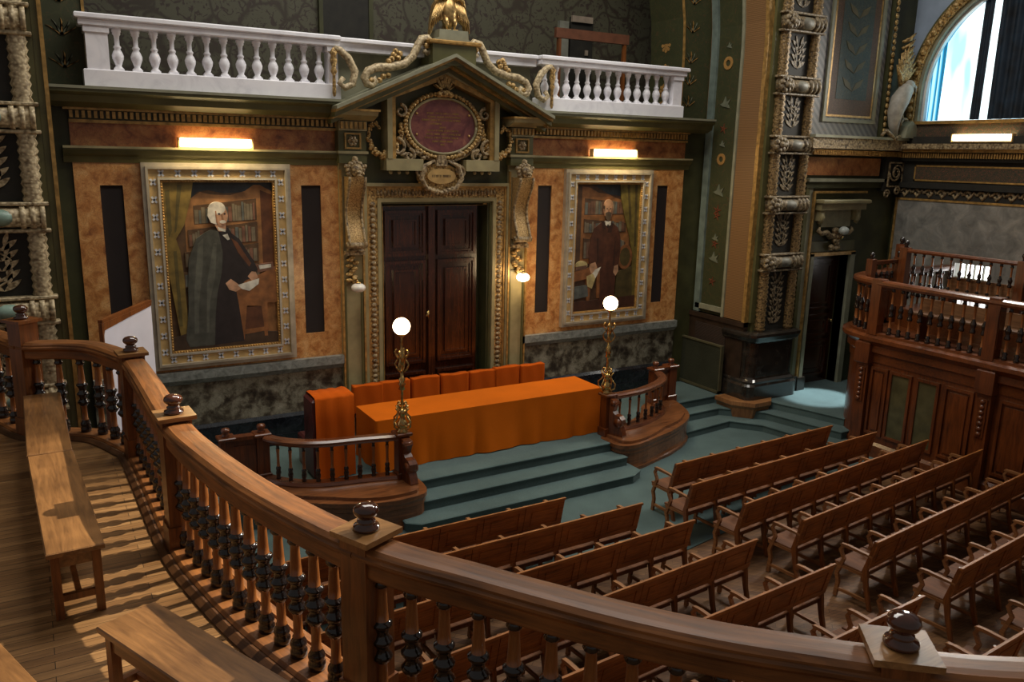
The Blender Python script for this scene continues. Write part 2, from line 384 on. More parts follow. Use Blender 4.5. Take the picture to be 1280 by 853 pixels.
m = M(); slab(m, [(-1.7,-2.84),(2.12,-2.74),(2.12,-2.2),(-1.7,-2.2)], 0, .30); struct(m, 'floor_step', CARPET)
m = M(); slab(m, [(-1.85,-3.05),(-1.68,-3.18),(1.95,-3.12),(2.2,-2.98),(2.2,-2.4),(-1.85,-2.4)], 0, .15); struct(m, 'floor_step', CARPET)
m = M(); slab(m, [(4.0,-1.5),(5.35,-1.43),(5.95,-2.05),(6.15,-2.9),(6.3,-3.5),(9.5,-3.5),(9.5,-1.0),(4.0,-1.0)], 0, .30); struct(m, 'floor_step', CARPET)
m = M(); slab(m, [(3.8,-1.95),(5.3,-1.78),(5.68,-2.25),(5.8,-2.9),(5.95,-3.7),(9.4,-3.7),(9.4,-1.0),(3.8,-1.0)], 0, .15); struct(m, 'floor_step', CARPET)
# warm parquet patch is the hall floor itself; walls
def arch_wall(m, xL, xR, zS, X0, X1, Z0, Z1, y0, y1, mi=0, seg=24):
    "wall between X0..X1, Z0..Z1 with an arched opening xL..xR springing at zS"
    c = (xL+xR)/2; R = (xR-xL)/2
    m.box(X0, xL, y0, y1, Z0, zS, mi); m.box(xR, X1, y0, y1, Z0, zS, mi)
    arc = [(c - R*cos(pi*k/seg), zS + R*sin(pi*k/seg)) for k in range(seg+1)]
    for k in range(seg):
        a, b = arc[k], arc[k+1]; m.prism([a, b, (b[0], Z1), (a[0], Z1)], y0, y1, 'y', mi)
    m.box(X0, xL, y0, y1, zS, Z1, mi); m.box(xR, X1, y0, y1, zS, Z1, mi)
def arch_strip(m, xL, xR, zS, w, z0, y0, y1, mi=0, seg=28, inner=0):
    "moulding that lines an arched opening: band w wide outward, offset inner"
    c = (xL+xR)/2; R = (xR-xL)/2 + inner
    if R <= 0: return
    for sgn, x in ((-1, c-R), (1, c+R)):
        a, b = sorted((x, x+sgn*w)); m.box(a, b, y0, y1, z0, zS, mi)
    for k in range(seg):
        t0 = pi*k/seg; t1 = pi*(k+1)/seg
        P = [(c-q*cos(t), zS+q*sin(t)) for t, q in ((t0, R), (t1, R), (t1, R+w), (t0, R+w))]
        m.prism(P, y0, y1, 'y', mi)
# main front wall up to the balcony, with recessed doorway
for nm, bx_ in (('wall_front_left', (-5.5, -.98, 0, .5, 0, 5.70)), ('wall_front_right', (.98, 5.85, 0, .5, 0, 5.70)), ('wall_front_above', (-.98, .98, 0, .5, 4.22, 5.70)), ('wall_front_behind_door', (-.98, .98, .30, .5, 0, 4.22))):
    struct(M().box(*bx_), nm, OLIVED)
m = M(); arch_wall(m, -4.98, 5.14, 6.9, -5.9, 6.3, 5.70, 13, 0, .95); struct(m, 'wall_upper_front', BIRDW)
m = M(); m.box(-5.6, 6.4, 2.2, 2.4, 5.6, 13); struct(m, 'wall_balcony_back', WALLP)
m = M(); m.box(-5.6, 6.4, .0, 2.4, 5.58, 5.70); struct(m, 'floor_balcony', OLIVED)
# reveal of the great arch (jamb and soffit)
ZS = 6.95
m = M(); xL, xR = -5.5, 5.85
for sgn, x, x2 in ((1, 5.85, 6.05),):
    m.box(x, x2, -1.05, 0, 0, ZS)
seg = 40; c = (xL+xR)/2; Rr = (xR-xL)/2
for k in range(seg):
    t0 = pi*k/seg; t1 = pi*(k+1)/seg
    m.prism([(c-q*cos(t), ZS+q*sin(t)) for t, q in ((t0, Rr), (t1, Rr), (t1, Rr+.2), (t0, Rr+.2))], -1.05, 0, 'y')
m.box(-5.7, -5.5, -1.05, 0, 0, ZS)
struct(m, 'wall_arch_reveal', BIRDW)
def reveal_strip(name, y0, y1, mat, proud, z0=.45):
    m = M(); m.box(5.85-proud, 5.9, y0, y1, z0, ZS); m.box(-5.55, -5.5+min(proud, .01), y0, y1, z0, ZS)
    for k in range(seg):
        t0 = pi*k/seg; t1 = pi*(k+1)/seg
        m.prism([(c-q*cos(t), ZS+q*sin(t)) for t, q in ((t0, Rr-proud), (t1, Rr-proud), (t1, Rr+.05), (t0, Rr+.05))], y0, y1, 'y')
    return struct(m, name, mat)
reveal_strip('trim_1', -.20, -.04, BLUEP, .05, 1.95)
reveal_strip('trim_2', -1.42, -.86, BANDP, .04, 1.95)
reveal_strip('trim_3', -1.50, -1.42, GOLDP, .09, 1.95)
reveal_strip('trim_4', -.90, -.84, STONEP, .07, 1.95)
m = M(); m.box(5.80, 5.86, -.86, -.08, 2.02, 2.12); struct(m, 'trim_5', STONEP)
reveal_strip('trim_6', -.04, .0, BANDP, .02, 5.5)
# birds, wreaths and sprigs painted on the reveal
def dove(cy, cz, s, fl=1):
    pts = [(-.5,.0),(-.2,.12),(.0,.55),(.12,.15),(.5,.35),(.3,.0),(.45,-.28),(.05,-.18),(-.25,-.12)]
    return [(cy+fl*a*s, cz+b*s) for a, b in pts]
m = M()
SEQ = [('dove', 3.05, .26), ('sprig', 3.35, .1), ('dove', 3.45, .17), ('sprig', 3.9, .1), ('dove', 4.35, .28), ('ring', 4.98, .11), ('dove', 5.25, .15), ('sprig', 5.55, .1), ('dove', 6.0, .27), ('ring', 6.75, .12), ('dove', 7.05, .14), ('sprig', 2.6, .1), ('sprig', 4.0, .12)]
for kind, z, s in SEQ:
    y = -.47
    if kind == 'dove': m.prism(dove(y, z, s*1.0, -1), 5.835, 5.85, 'x', 0)
    elif kind == 'ring':
        P = [(y+s*cos(2*pi*k/14), z+s*sin(2*pi*k/14)) for k in range(14)]; Q = [(y+s*.5*cos(2*pi*k/14), z+s*.5*sin(2*pi*k/14)) for k in range(14)]
        for k in range(14): m.prism([P[k], P[(k+1) % 14], Q[(k+1) % 14], Q[k]], 5.838, 5.85, 'x', 1)
    else:
        for a in range(5):
            t = 2*pi*a/5+.5; m.prism([(y+.2*s*cos(t+1), z+.2*s*sin(t+1)), (y+s*cos(t), z+s*sin(t)), (y+.2*s*cos(t-1), z+.2*s*sin(t-1))], 5.838, 5.85, 'x', 2)
PB = plain('painted_dove', (.14, .15, .10), .6); PY = plain('painted_wreath', (.36, .19, .05), .6); PR = plain('painted_sprig', (.16, .04, .015), .6)
struct(m, 'trim_painted_birds', [PB, PY, PR])
# sprigs painted on the narrow walls beside the balcony
m = M()
for x in (-5.24, 5.32):
    for z in (5.95, 6.35, 6.75, 7.3, 7.8, 8.3):
        for a in range(5):
            t = pi/2 + (a-2)*.5; L = .16
            m.prism([(x-.02, z), (x+L*cos(t)+.02, z+L*sin(t)), (x+L*1.3*cos(t), z+L*1.3*sin(t)), (x+.02, z)], -.012, 0, 'y', a % 2)
struct(m, 'trim_painted_sprigs', [PY, PB])
# gilt roundels on the inner arch jamb and its edge bead
m = M(); arch_strip(m, -4.98, 5.14, 6.9, .035, 5.7, -.03, .0, 0, 28, -.02); struct(m, 'trim_7', GOLDP)
m = M()
for z in (5.95, 6.25, 6.62, 7.1, 7.6, 8.1):
    for k in range(8):
        t = 2*pi*k/8; m.prism([(.5, z), (.5+.12*cos(t-.3), z+.12*sin(t-.3)), (.5+.14*cos(t), z+.14*sin(t)), (.5+.12*cos(t+.3), z+.12*sin(t+.3))], 5.125, 5.14, 'x', 0)
struct(m, 'trim_painted_roundels', [PY])
# the walls in the plane of the great pier (right and left) and the side walls
YF = -1.5
for nm, bx_ in (('wall_right_pier', (5.87, 7.45, YF, 0.0, 0, 13)), ('wall_right_corner', (8.55, 9.8, YF, 0, 0, 13)), ('wall_right_over_door', (7.45, 8.55, YF, 0, 3.15, 13)), ('wall_right_behind_door', (7.45, 8.55, -1.1, 0, 0, 3.15))):
    struct(M().box(*bx_), nm, OLIVED)
m = M(); m.box(-9.8, -5.5, YF, 0, 0, 13); struct(m, 'wall_left_pier', OLIVED)
# right wall with the arched window
def arched_hole_x(m, X0, X1, yc, R, zS, Y0, Y1, Z0, Z1, zsill, mi=0, seg=24):
    m.box(X0, X1, Y0, Y1, Z0, zsill, mi); m.box(X0, X1, Y0, yc-R, zsill, Z1, mi); m.box(X0, X1, yc+R, Y1, zsill, Z1, mi)
    for k in range(seg):
        t0 = pi*k/seg; t1 = pi*(k+1)/seg; a = (yc-R*cos(t0), zS+R*sin(t0)); b = (yc-R*cos(t1), zS+R*sin(t1))
        m.prism([a, b, (b[0], Z1), (a[0], Z1)], X0, X1, 'x', mi)
WY, WR, WZ = -3.76, 1.90, 6.35
m = M(); m.box(9.8, 10.1, -14, -1.5, 5.15, 5.8); arched_hole_x(m, 9.8, 10.1, WY, WR, WZ, -14, -1.5, 5.8, 13, 5.8)
struct(m, 'wall_right', SPAND)
m = M(); m.box(9.8, 10.1, -14, -1.5, 0, 2.5); m.box(9.8, 10.1, -14, -3.72, 2.5, 3.1); m.box(9.8, 10.1, -3.02, -1.5, 2.5, 3.1); m.box(9.8, 10.1, -14, -1.5, 3.1, 5.15)
struct(m, 'wall_right_lower', OLIVED)
m = M(); m.box(9.77, 9.8, -14, -3.72, 2.5, 3.1); m.box(9.77, 9.8, -3.02, -1.62, 2.5, 3.1); m.box(9.77, 9.8, -14, -1.62, 1.9, 2.5); m.box(9.77, 9.8, -14, -1.62, 3.1, 4.25)
struct(m, 'trim_marble_panel', GREYM)
m = M(); m.box(9.75, 9.8, -14, -1.58, 4.25, 4.29); m.box(9.74, 9.78, -1.62, -1.58, 2, 4.29); struct(m, 'trim_8', GOLDP)
m = M(); m.box(9.76, 9.8, -14, -1.5, 4.29, 4.50, 0)
for k in range(46):
    y = -1.75-k*.27
    if y < -13.5: break
    P = spiral(y, 4.395, .085, .045, 0, .75, 10); m.tube([(9.755, a, b) for a, b in P], .030, 6, 1)
    m.tube([(9.755, y-.17+.05*q, 4.395+.07*sin(q*1.6)) for q in range(5)], .026, 6, 1)
struct(m, 'trim_9', [DKP, GILT])
m = M()
m.box(9.66, 9.8, -14, -1.5, 4.50, 4.60, 0); m.box(9.72, 9.8, -14, -1.5, 4.60, 5.03, 0)
m.box(9.70, 9.8, -14, -1.95, 4.64, 4.67, 1); m.box(9.70, 9.8, -14, -1.95, 4.92, 4.95, 1); m.box(9.70, 9.8, -1.98, -1.95, 4.64, 4.95, 1); m.box(9.705, 9.8, -14, -1.98, 4.67, 4.92, 2)
m.box(9.62, 9.8, -14, -1.5, 5.03, 5.20, 0)
m.box(9.42, 9.8, -14, -1.5, 5.26, 5.36, 3); m.box(9.50, 9.8, -14, -1.5, 5.20, 5.26, 1); m.box(9.60, 9.8, -14, -1.5, 5.36, 5.50, 0)
for k in range(150):
    y = -1.6-k*.05
    m.box(9.55, 9.64, y-.03, y, 5.09, 5.18, 1)
m.box(9.7, 9.8, -14, -1.5, 5.5, 5.74, 2); m.box(9.64, 9.8, -14, -1.5, 5.74, 5.80, 1)
FRZ = wallpaper('painted_frieze', (.035, .035, .02), (.06, .05, .02), (.17, .06, .03), 4, .5)
struct(m, 'trim_10', [DKP, GOLDP, FRZ, GILT])
# arched architrave of the window
m = M()
def arch_x(m, R, w, x0, x1, mi, z0=5.8, seg=30):
    for s_ in (-1, 1):
        a, b = sorted((WY+s_*R, WY+s_*(R+w))); m.box(x0, x1, a, b, z0, WZ, mi)
    for k in range(seg):
        t0 = pi*k/seg; t1 = pi*(k+1)/seg
        m.prism([(WY-q*cos(t), WZ+q*sin(t)) for t, q in ((t0, R), (t1, R), (t1, R+w), (t0, R+w))], x0, x1, 'x', mi)
arch_x(m, WR, .07, 9.72, 9.84, 0); arch_x(m, WR+.07, .17, 9.66, 9.8, 1); arch_x(m, WR+.24, .06, 9.70, 9.8, 2); arch_x(m, WR-.05, .05, 9.82, 9.9, 3)
for k in range(34):
    t = pi*k/33; m.ball((9.66, WY-(WR+.155)*cos(t), WZ+(WR+.155)*sin(t)), .07, 8, 5, 1)
for z in (5.9, 6.05, 6.2):
    for s_ in (-1, 1): m.ball((9.66, WY+s_*(WR+.155), z), .07, 8, 5, 1)
struct(m, 'trim_11', [STONEP, GOLDC, OLIVE, PORC])
# window glazing and curtains
win, nt, b = node_mat('daylight_glass')
v = coords(nt, (1, 1.3, .35)); n = N(nt, 'ShaderNodeTexNoise', Scale=1.4, Detail=2.0); nt.links.new(v, n.inputs['Vector'])
c_ = ramp(nt, [(.36, (.30, .78, 1.0)), (.46, (.80, .97, 1.0))], n.outputs['Fac']); nt.links.new(c_, b.inputs['Emission Color']); nt.links.new(c_, b.inputs['Base Color']); b.inputs['Emission Strength'].default_value = 1.5
m = M(); P = [(WY-1.92*cos(pi*k/24), WZ+1.92*sin(pi*k/24)) for k in range(25)] + [(WY+1.92, 5.78), (WY-1.92, 5.78)]
m.prism(P, 10.02, 10.05, 'x', 0)
for y in (-4.46, -5.1): m.box(9.98, 10.02, y-.02, y+.02, 5.8, 8.2, 1)
struct(m, 'window_1', [win, DKP])
NAVY = plain('navy_curtain', (.006, .016, .030), .7, 0, .4, 4)
SHEER, nt, b = node_mat('backlit_blue_curtain'); b.inputs['Base Color'].default_value = (.02, .2, .35, 1); b.inputs['Emission Strength'].default_value = 1.0  # daylight through the cloth is put in as banded emission
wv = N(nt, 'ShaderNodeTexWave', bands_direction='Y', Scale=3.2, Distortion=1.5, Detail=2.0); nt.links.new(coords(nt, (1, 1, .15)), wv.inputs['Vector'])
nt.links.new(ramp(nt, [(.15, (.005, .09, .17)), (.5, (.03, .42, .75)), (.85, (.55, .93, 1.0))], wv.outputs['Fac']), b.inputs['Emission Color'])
def curtain(y0, y1, mat, label, amp=.035, fold=.10, z0=5.82, lean=0.0, name='curtain'):
    m = M(); nk = int((y1-y0)/fold*6); nz = 12; v = []
    for j in range(nz+1):
        for k in range(nk+1):
            y = y0+(y1-y0)*k/nk; t = j/nz
            dy = y-WY; ztop = WZ + sqrt(max(0, WR**2-dy*dy))-.02 if abs(dy) < WR else z0
            z = z0+(ztop-z0)*t
            v.append((9.93+amp*sin(2*pi*(y+lean*t*.4)/fold)+.015*sin(9*y+2*t), min(max(y+lean*(1-t), WY-WR+.01), WY+WR-.01), z))
    f = [(j*(nk+1)+k, j*(nk+1)+k+1, (j+1)*(nk+1)+k+1, (j+1)*(nk+1)+k) for j in range(nz) for k in range(nk)]
    m.add(v, f, 0, True); return tag(m.build(name, mat), label, 'curtain')
curtain(-5.64, -3.14, NAVY, 'dark navy curtain drawn across the right part of the arched window', .04, .19)
curtain(-2.16, -1.88, SHEER, 'thin light blue curtain gathered at the left edge of the arched window', .03, .12, name='sheer_curtain')
curtain(-3.00, -2.80, NAVY, 'narrow navy curtain strip hanging beside the bright gap in the arched window', .02, .1, name='curtain')
# small bright window behind the right gallery
m = M(); m.box(10.02, 10.04, -3.75, -3.0, 2.48, 3.12, 0)
for y in (-3.2, -3.37, -3.55): m.box(9.85, 9.9, y-.012, y+.012, 2.5, 3.1, 1)
m.box(9.85, 9.9, -3.72, -3.02, 2.80, 2.825, 1)
struct(m, 'window_2', [glow('small_window_daylight', (1, 1, 1), 5.0), STONEP])

# entablature over the right-hand door bay
m = M()
m.box(6.85, 9.8, -1.78, -1.5, 5.22, 5.42, 0); m.box(6.95, 9.8, -1.70, -1.5, 5.10, 5.20, 1); m.box(6.85, 9.8, -1.82, -1.5, 5.42, 5.47, 2)
m.box(6.95, 9.15, -1.56, -1.5, 4.72, 5.06, 3); m.box(7.0, 9.8, -1.66, -1.5, 4.60, 4.66, 2); m.box(7.0, 9.8, -1.60, -1.5, 4.48, 4.60, 4)
for k in range(52): m.box(6.97+k*.05, 7.0+k*.05, -1.73, -1.70, 5.11, 5.19, 1)
struct(m, 'trim_12', [GILT, GOLDP, STONEP, ORMD, OLIVED])
# decorated panel above it
m = M()
m.box(6.98, 8.98, -1.52, -1.50, 5.47, 9.5, 0); 
def frame4(m, x0, x1, z0, z1, w, y0, y1, mi): m.ring(x0, x1, z0, z1, w, y0, y1, mi)
frame4(m, 7.30, 8.82, 5.72, 10, .07, -1.56, -1.50, 1); frame4(m, 7.40, 8.72, 5.82, 10, .04, -1.54, -1.50, 2)
m.box(7.44, 8.68, -1.535, -1.5, 5.86, 9.9, 3); m.box(7.62, 8.50, -1.54, -1.5, 6.15, 9.8, 4)
STRP = stripes('grey_diagonal_border', (.13, .13, .13), (.22, .21, .20), 'diagonal', 4, .5, .1)
PANP = wallpaper('painted_panel_border', (.085, .05, .028), (.14, .085, .045), (.16, .075, .045), 5, .5)
PANC = wallpaper('painted_panel_centre', (.045, .062, .055), (.075, .09, .07), (.085, .075, .045), 3, .52)
for k in range(10):
    z = 6.3+k*.33
    for s_ in (-1, 1):
        m.prism([(8.06, z), (8.06+s_*.22, z+.10), (8.06+s_*.30, z+.25), (8.06+s_*.10, z+.16)], -1.548, -1.54, 'y', 5)
struct(m, 'trim_13', [STRP, STONEP, GOLDP, PANP, PANC, plain('dim_ochre', (.13, .105, .05), .6)])
m = M(); m.box(9.0, 9.14, -1.60, -1.5, 5.47, 12, 0)
for k in range(40): m.ball((9.07, -1.61, 5.6+k*.12), (.05, .03, .055), 6, 4, 1)
struct(m, 'trim_14', [OLIVED, GOLDC])
# carved corner bracket block under the cornice
m = M(); m.box(9.2, 9.8, -1.66, -1.5, 4.42, 5.1, 0); m.ring(9.28, 9.74, 4.5, 5.0, .03, -1.69, -1.66, 1)
for sx, a0 in ((1, 0), (-1, pi)):
    P = spiral(9.5+sx*.02, 4.78, .18, .03, a0, 1.2); m.tube([(x, -1.69, z) for x, z in P], .02, 6, 1)
for (cx_, cz_) in ((9.28, 4.36), (9.6, 4.42)):
    P = spiral(cx_, cz_, .09, .02, 0, 1.4); m.tube([(x, -1.68, z) for x, z in P], .022, 6, 1)
struct(m, 'trim_15', [DKP, GILT])
# moulded jambs of the door bay
m = M(); m.box(7.02, 7.12, -1.58, -1.5, .45, 4.48, 0); m.box(7.12, 7.24, -1.56, -1.5, .45, 4.48, 1); m.box(7.24, 7.29, -1.60, -1.5, .45, 4.42, 2); m.box(7.29, 8.80, -1.60, -1.5, 4.38, 4.42, 2); m.box(7.36, 7.45, -1.57, -1.3, .45, 3.2, 3)
m.box(7.0, 7.26, -1.62, -1.5, .45, .75, 4); m.box(7.24, 7.46, -1.64, -1.5, .45, .72, 4); m.box(8.55, 8.68, -1.57, -1.3, .45, 3.2, 3); m.box(7.36, 8.68, -1.57, -1.3, 3.15, 3.22, 2)
struct(m, 'trim_16', [OLIVE, STONEP, GOLDP, STONEP, BLKP])

# ---------------------------------------------------------------- front wall finishes
def band(name, x0, x1, y0, z0, z1, mat):
    m = M(); m.box(x0, x1, y0, 0, z0, z1); return struct(m, name, mat)
for side, (a, b) in (('left', (-5.26, -1.66)), ('right', (1.68, 5.30))):
    m = M(); m.box(a, b, -.10, 0, .45, .88, 0); m.box(a, b, -.14, 0, .45, .62, 0); m.prism([(-.10,.88),(0,.88),(0,.93),(-.06,.93)], a, b, 'x', 0); struct(m, 'baseboard_'+side, BLACKM)
    band('trim_dado_'+side, a, b, -.05, .92, 1.60, DADO)
    m = M(); m.box(a, b, -.14, 0, 1.66, 1.79); m.prism([(-.14,1.66),(0,1.66),(0,1.58),(-.07,1.58)], a, b, 'x'); struct(m, 'trim_dado_cap_'+side, DADOT)
    slots = ((-4.96, -4.68), (-2.24, -1.94)) if side == 'left' else ((1.96, 2.25), (4.66, 4.93))
    m = M(); xs = [a] + [q for s_ in slots for q in s_] + [b]
    for k in (0, 2, 4): m.box(xs[k], xs[k+1], -.045, 0, 1.79, 4.76)
    for s0, s1 in slots: m.box(s0, s1, -.045, 0, 1.79, 2.18); m.box(s0, s1, -.045, 0, 4.46, 4.76)
    struct(m, 'trim_marble_wall_'+side, ORM)
    for k, (s0, s1) in enumerate(slots):
        o = M().box(s0, s1, -.02, .0, 2.18, 4.46).build('wall_vent', VENT)
        for q in range(38): pass
        tag(o, {('left', 0): 'dark slatted vent strip left of the portrait of the caped man', ('left', 1): 'dark slatted vent strip between the caped portrait and the doorway', ('right', 0): 'dark slatted vent strip between the doorway and the brown-coat portrait', ('right', 1): 'narrow dark slatted vent strip at the far right end of the orange marble'}[(side, k)], 'vent', 'dark vent strips in the marble wall')
    # cornices
    ax0, ax1 = (a-.1, b+.02) if side == 'left' else (a-.02, b+.1)
    m = M()
    m.prism([(-.16,4.93),(-.16,4.96),(0,4.96),(0,4.76),(-.06,4.76),(-.08,4.84),(-.12,4.87)], ax0, ax1, 'x', 0); m.box(ax0, ax1, -.17, 0, 4.945, 4.975, 1)
    struct(m, 'trim_lower_cornice_'+side, [OLIVE, STONEC])
    band('trim_frieze_'+side, a, b, -.04, 4.97, 5.27, ORMD)
    m = M(); m.box(a, b, -.10, 0, 5.27, 5.31, 1); m.box(a, b, -.09, 0, 5.31, 5.43, 0)
    nd = int((b-a)/.072)
    for k in range(nd): m.box(a+.01+k*.072, a+.05+k*.072, -.14, -.09, 5.33, 5.42, 1)
    m.box(a-.06, b+.0, -.16, 0, 5.43, 5.46, 1)
    struct(m, 'trim_dentils_'+side, [OLIVED, GOLDP])
    e0, e1 = (a-.28, b) if side == 'left' else (a, b+.38)
    m = M(); m.prism([(-.20,5.46),(-.34,5.52),(-.36,5.60),(-.42,5.64),(-.42,5.70),(0,5.70),(0,5.46)], e0, e1, 'x', 0); m.box(e0, e1, -.44, 0, 5.68, 5.715, 1)
    struct(m, 'trim_cornice_'+side, [OLIVE, STONEP])

# dark panelled base of the arch reveal (right)
m = M(); m.box(5.76, 5.86, -1.5, .0, .45, 1.95, 0); m.box(5.73, 5.86, -1.5, .0, 1.86, 1.95, 0); m.box(5.745, 5.80, -1.05, -.2, 1.1, 1.75, 1)
struct(m, 'trim_17', [DBR, stripes('brown_louvre', (.02, .012, .01), (.05, .032, .022), 'z', 14, .5, .5)])

# ================================================================== THE DOORWAY
door = thing('double_door', 'tall dark wooden double door with moulded panels in the gilt doorway', 'door', (0, .15, .45))
def door_leaf(x0, x1, flip):
    m = M(); m.box(x0, x1, .17, .25, .45, 4.15)
    leaf = m.build('door_leaf', DOORW, door)
    for z0, z1 in ((3.30, 4.05), (1.45, 3.22), (.62, 1.30)):
        q = M(); a, b_ = x0+.06, x1-.06
        q.ring(a, b_, z0, z1, .045, .105, .17); q.ring(a+.045, b_-.045, z0+.045, z1-.045, .04, .135, .17); q.box(a+.085, b_-.085, .162, .172, z0+.085, z1-.085)
        q.ring(a+.15, b_-.15, z0+.15, z1-.15, .03, .115, .165); q.box(a+.18, b_-.18, .135, .165, z0+.18, z1-.18)
        q.build('door_panel', DOORW, leaf)
    return leaf
door_leaf(-.91, -.07, 0); L2 = door_leaf(.03, .87, 1)
m = M(); m.cbox(-.08, .04, .10, .17, .45, 4.15, .015); m.build('meeting_stile', DOORW, door)
m = M(); m.lathe([(.012,0),(.03,.01),(.03,.03),(.012,.05),(.012,.09)], (-.10,.10,2.25), 10); m.tube([(-.10,.06,2.22),(-.10,.06,2.36)], .012, 6); m.build('handle', BRASS, door)

sur = thing('door_surround', 'gilt and olive moulded surround framing the dark double door', 'door surround', (.04, 0, .45))
def u_ring(m, x0, x1, z1, w, y0, y1, mi=0, z0=.45):
    o = [(x0,z0),(x0,z1),(x1,z1),(x1,z0)]; q = [(x0+w,z0),(x0+w,z1-w),(x1-w,z1-w),(x1-w,z0)]
    for i in range(3): m.prism([o[i], o[i+1], q[i+1], q[i]], y0, y1, 'y', mi)
m = M(); u_ring(m, -1.28, 1.35, 4.50, .05, -.12, 0, 0); u_ring(m, -1.23, 1.30, 4.45, .03, -.09, 0, 1); m.build('outer_moulding', [STONEC, GOLDP], sur)
m = M(); u_ring(m, -1.20, 1.27, 4.42, .16, -.06, 0, 0); m.build('leaf_band', GOLDC, sur)
m = M(); zz = .6
while zz < 4.2:
    for x in (-1.12, 1.19): m.ball((x, -.065, zz), (.05, .03, .04), 8, 5)
    zz += .085
xx = -1.03
while xx < 1.1: m.ball((xx, -.065, 4.34), (.026, .03, .05), 8, 5); xx += .06
m.build('egg_moulding', GILT, sur)
m = M(); u_ring(m, -1.04, 1.11, 4.26, .06, -.08, .15, 0); u_ring(m, -.98, 1.05, 4.20, .035, -.03, .2, 1); u_ring(m, -.945, 1.015, 4.165, .03, .02, .2, 2); m.build('inner_moulding', [STONEC, OLIVE, GOLDP], sur)
m = M(); m.box(-.93, .91, .02, .17, 4.13, 4.17); m.build('head_bead', GOLDP, sur)

# pilaster strips beside the doorway and the scrolled consoles
for side, xc in (('left', -1.475), ('right', 1.52)):
    m = M(); m.box(xc-.19, xc+.19, -.10, 0, .45, 5.45, 0); m.ring(xc-.15, xc+.15, .55, 3.0, .03, -.13, -.10, 1); m.box(xc-.19, xc-.16, -.14, -.1, .45, 4.7, 2); m.box(xc+.16, xc+.19, -.14, -.1, .45, 4.7, 2)
    struct(m, 'trim_door_pilaster_'+side, [STONEC, OLIVE, GOLDP])
    t = thing('scroll_console', 'carved gilt scroll console with lion head '+('left' if side == 'left' else 'right')+' of the doorway', 'bracket', (xc, -.1, 3.55))
    # S-curved console body
    prof = []
    for k in range(17):
        s_ = k/16; z = 4.60-s_*1.05; y = -.30 - .09*cos(s_*2*pi*.95) + .05*s_
        prof.append((y, z))
    body = prof + [(-.1, 3.55), (-.1, 4.60)]
    m = M(); m.prism(body, xc-.12, xc+.12, 'x'); m.build('console_body', GOLDF, t)
    for sx in (-1, 1):
        m = M(); m.tube([(xc+sx*.125, y-.01, z) for y, z in prof], .022, 6)
        m.build('edge_roll', GILT, t)
    m = M(); m.tube([(xc-.16, -.30, 3.56), (xc+.16, -.30, 3.56)], .055, 10); m.tube([(xc-.13, -.22, 3.47), (xc+.13, -.22, 3.47)], .04, 8); m.box(xc-.16, xc+.16, -.24, -.1, 3.40, 3.46); m.build('lower_scroll', GILT, t)
    m = M(); 
    for k in range(9):
        m.ball((xc+random.uniform(-.09, .09), -.15, 3.36-k*.045), (.06, .05, .035), 7, 5)
    m.ball((xc, -.17, 3.0), (.05, .04, .07), 8, 6); m.build('carved_drop', GOLDC, t)
    m = M(); hz = 4.70; m.ball((xc, -.36, hz), (.095, .09, .10), 12, 8); m.ball((xc, -.44, hz-.035), (.05, .06, .04), 8, 6); m.ball((xc, -.46, hz-.075), (.035, .04, .02), 8, 5)
    for a in range(14):
        q = 2*pi*a/14; m.ball((xc+.115*cos(q), -.31, hz+.115*sin(q)), (.042, .05, .042), 7, 5)
    for sx in (-1, 1): m.ball((xc+sx*.15, -.32, hz+.06), (.035, .03, .035), 7, 5); m.ball((xc+sx*.035, -.435, hz+.03), .018, 6, 4)
    m.ball((xc, -.30, hz+.16), (.05, .05, .05), 7, 5)
    m.build('lion_head', GILT, t)
    # sconce
    lit = side == 'right'
    t = thing('wall_sconce', 'lit round glass wall sconce on the pilaster right of the doorway' if lit else 'unlit white glass wall sconce on the pilaster left of the doorway', 'wall lamp', (xc, -.12, 2.9))
    m = M(); m.lathe([(.04,0),(.05,.02),(.02,.05)], (xc, -.11, 2.98), 10, rot=Matrix.Rotation(radians(90), 3, 'X')); m.tube([(xc,-.13,2.98),(xc,-.26,3.02),(xc,-.33,3.00)], .012, 6); m.lathe([(.035,2.955),(.045,2.97),(.02,3.0)], (xc,-.34,0), 10); m.build('bracket', BRASS, t)
    m = M(); m.ball((xc, -.34, 2.90), (.115, .115, .075), 16, 10); m.build('globe', GLOBE if lit else PORC, t)

# broken entablature blocks over the consoles
for side, xc in (('left', -1.475), ('right', 1.52)):
    m = M(); a, b = xc-.22, xc+.22
    m.box(a, b, -.20, 0, 4.98, 5.28, 0); m.ring(xc-.13, xc+.13, 5.01, 5.25, .025, -.23, -.20, 1)
    for k in range(6):
        q = 2*pi*k/6; m.ball((xc+.05*cos(q), -.21, 5.13+.05*sin(q)), (.035, .025, .035), 7, 5, 2)
    m.ball((xc, -.23, 5.13), .03, 7, 5, 2)
    m.box(a-.02, b+.02, -.24, 0, 4.94, 4.98, 3); m.box(a, b, -.22, 0, 4.80, 4.94, 0); m.box(a, b, -.24, 0, 5.28, 5.42, 3)
    for k in range(6): m.box(a+.02+k*.072, a+.06+k*.072, -.27, -.24, 5.31, 5.41, 1)
    m.prism([(-.26,5.43),(-.46,5.50),(-.50,5.58),(0,5.58),(0,5.43)], a-.10, b+.10, 'x', 3); m.box(a-.12, b+.12, -.51, 0, 5.56, 5.59, 1)
    struct(m, 'trim_entablature_block_'+side, [OLIVE, GOLDP, GILT, STONEC])

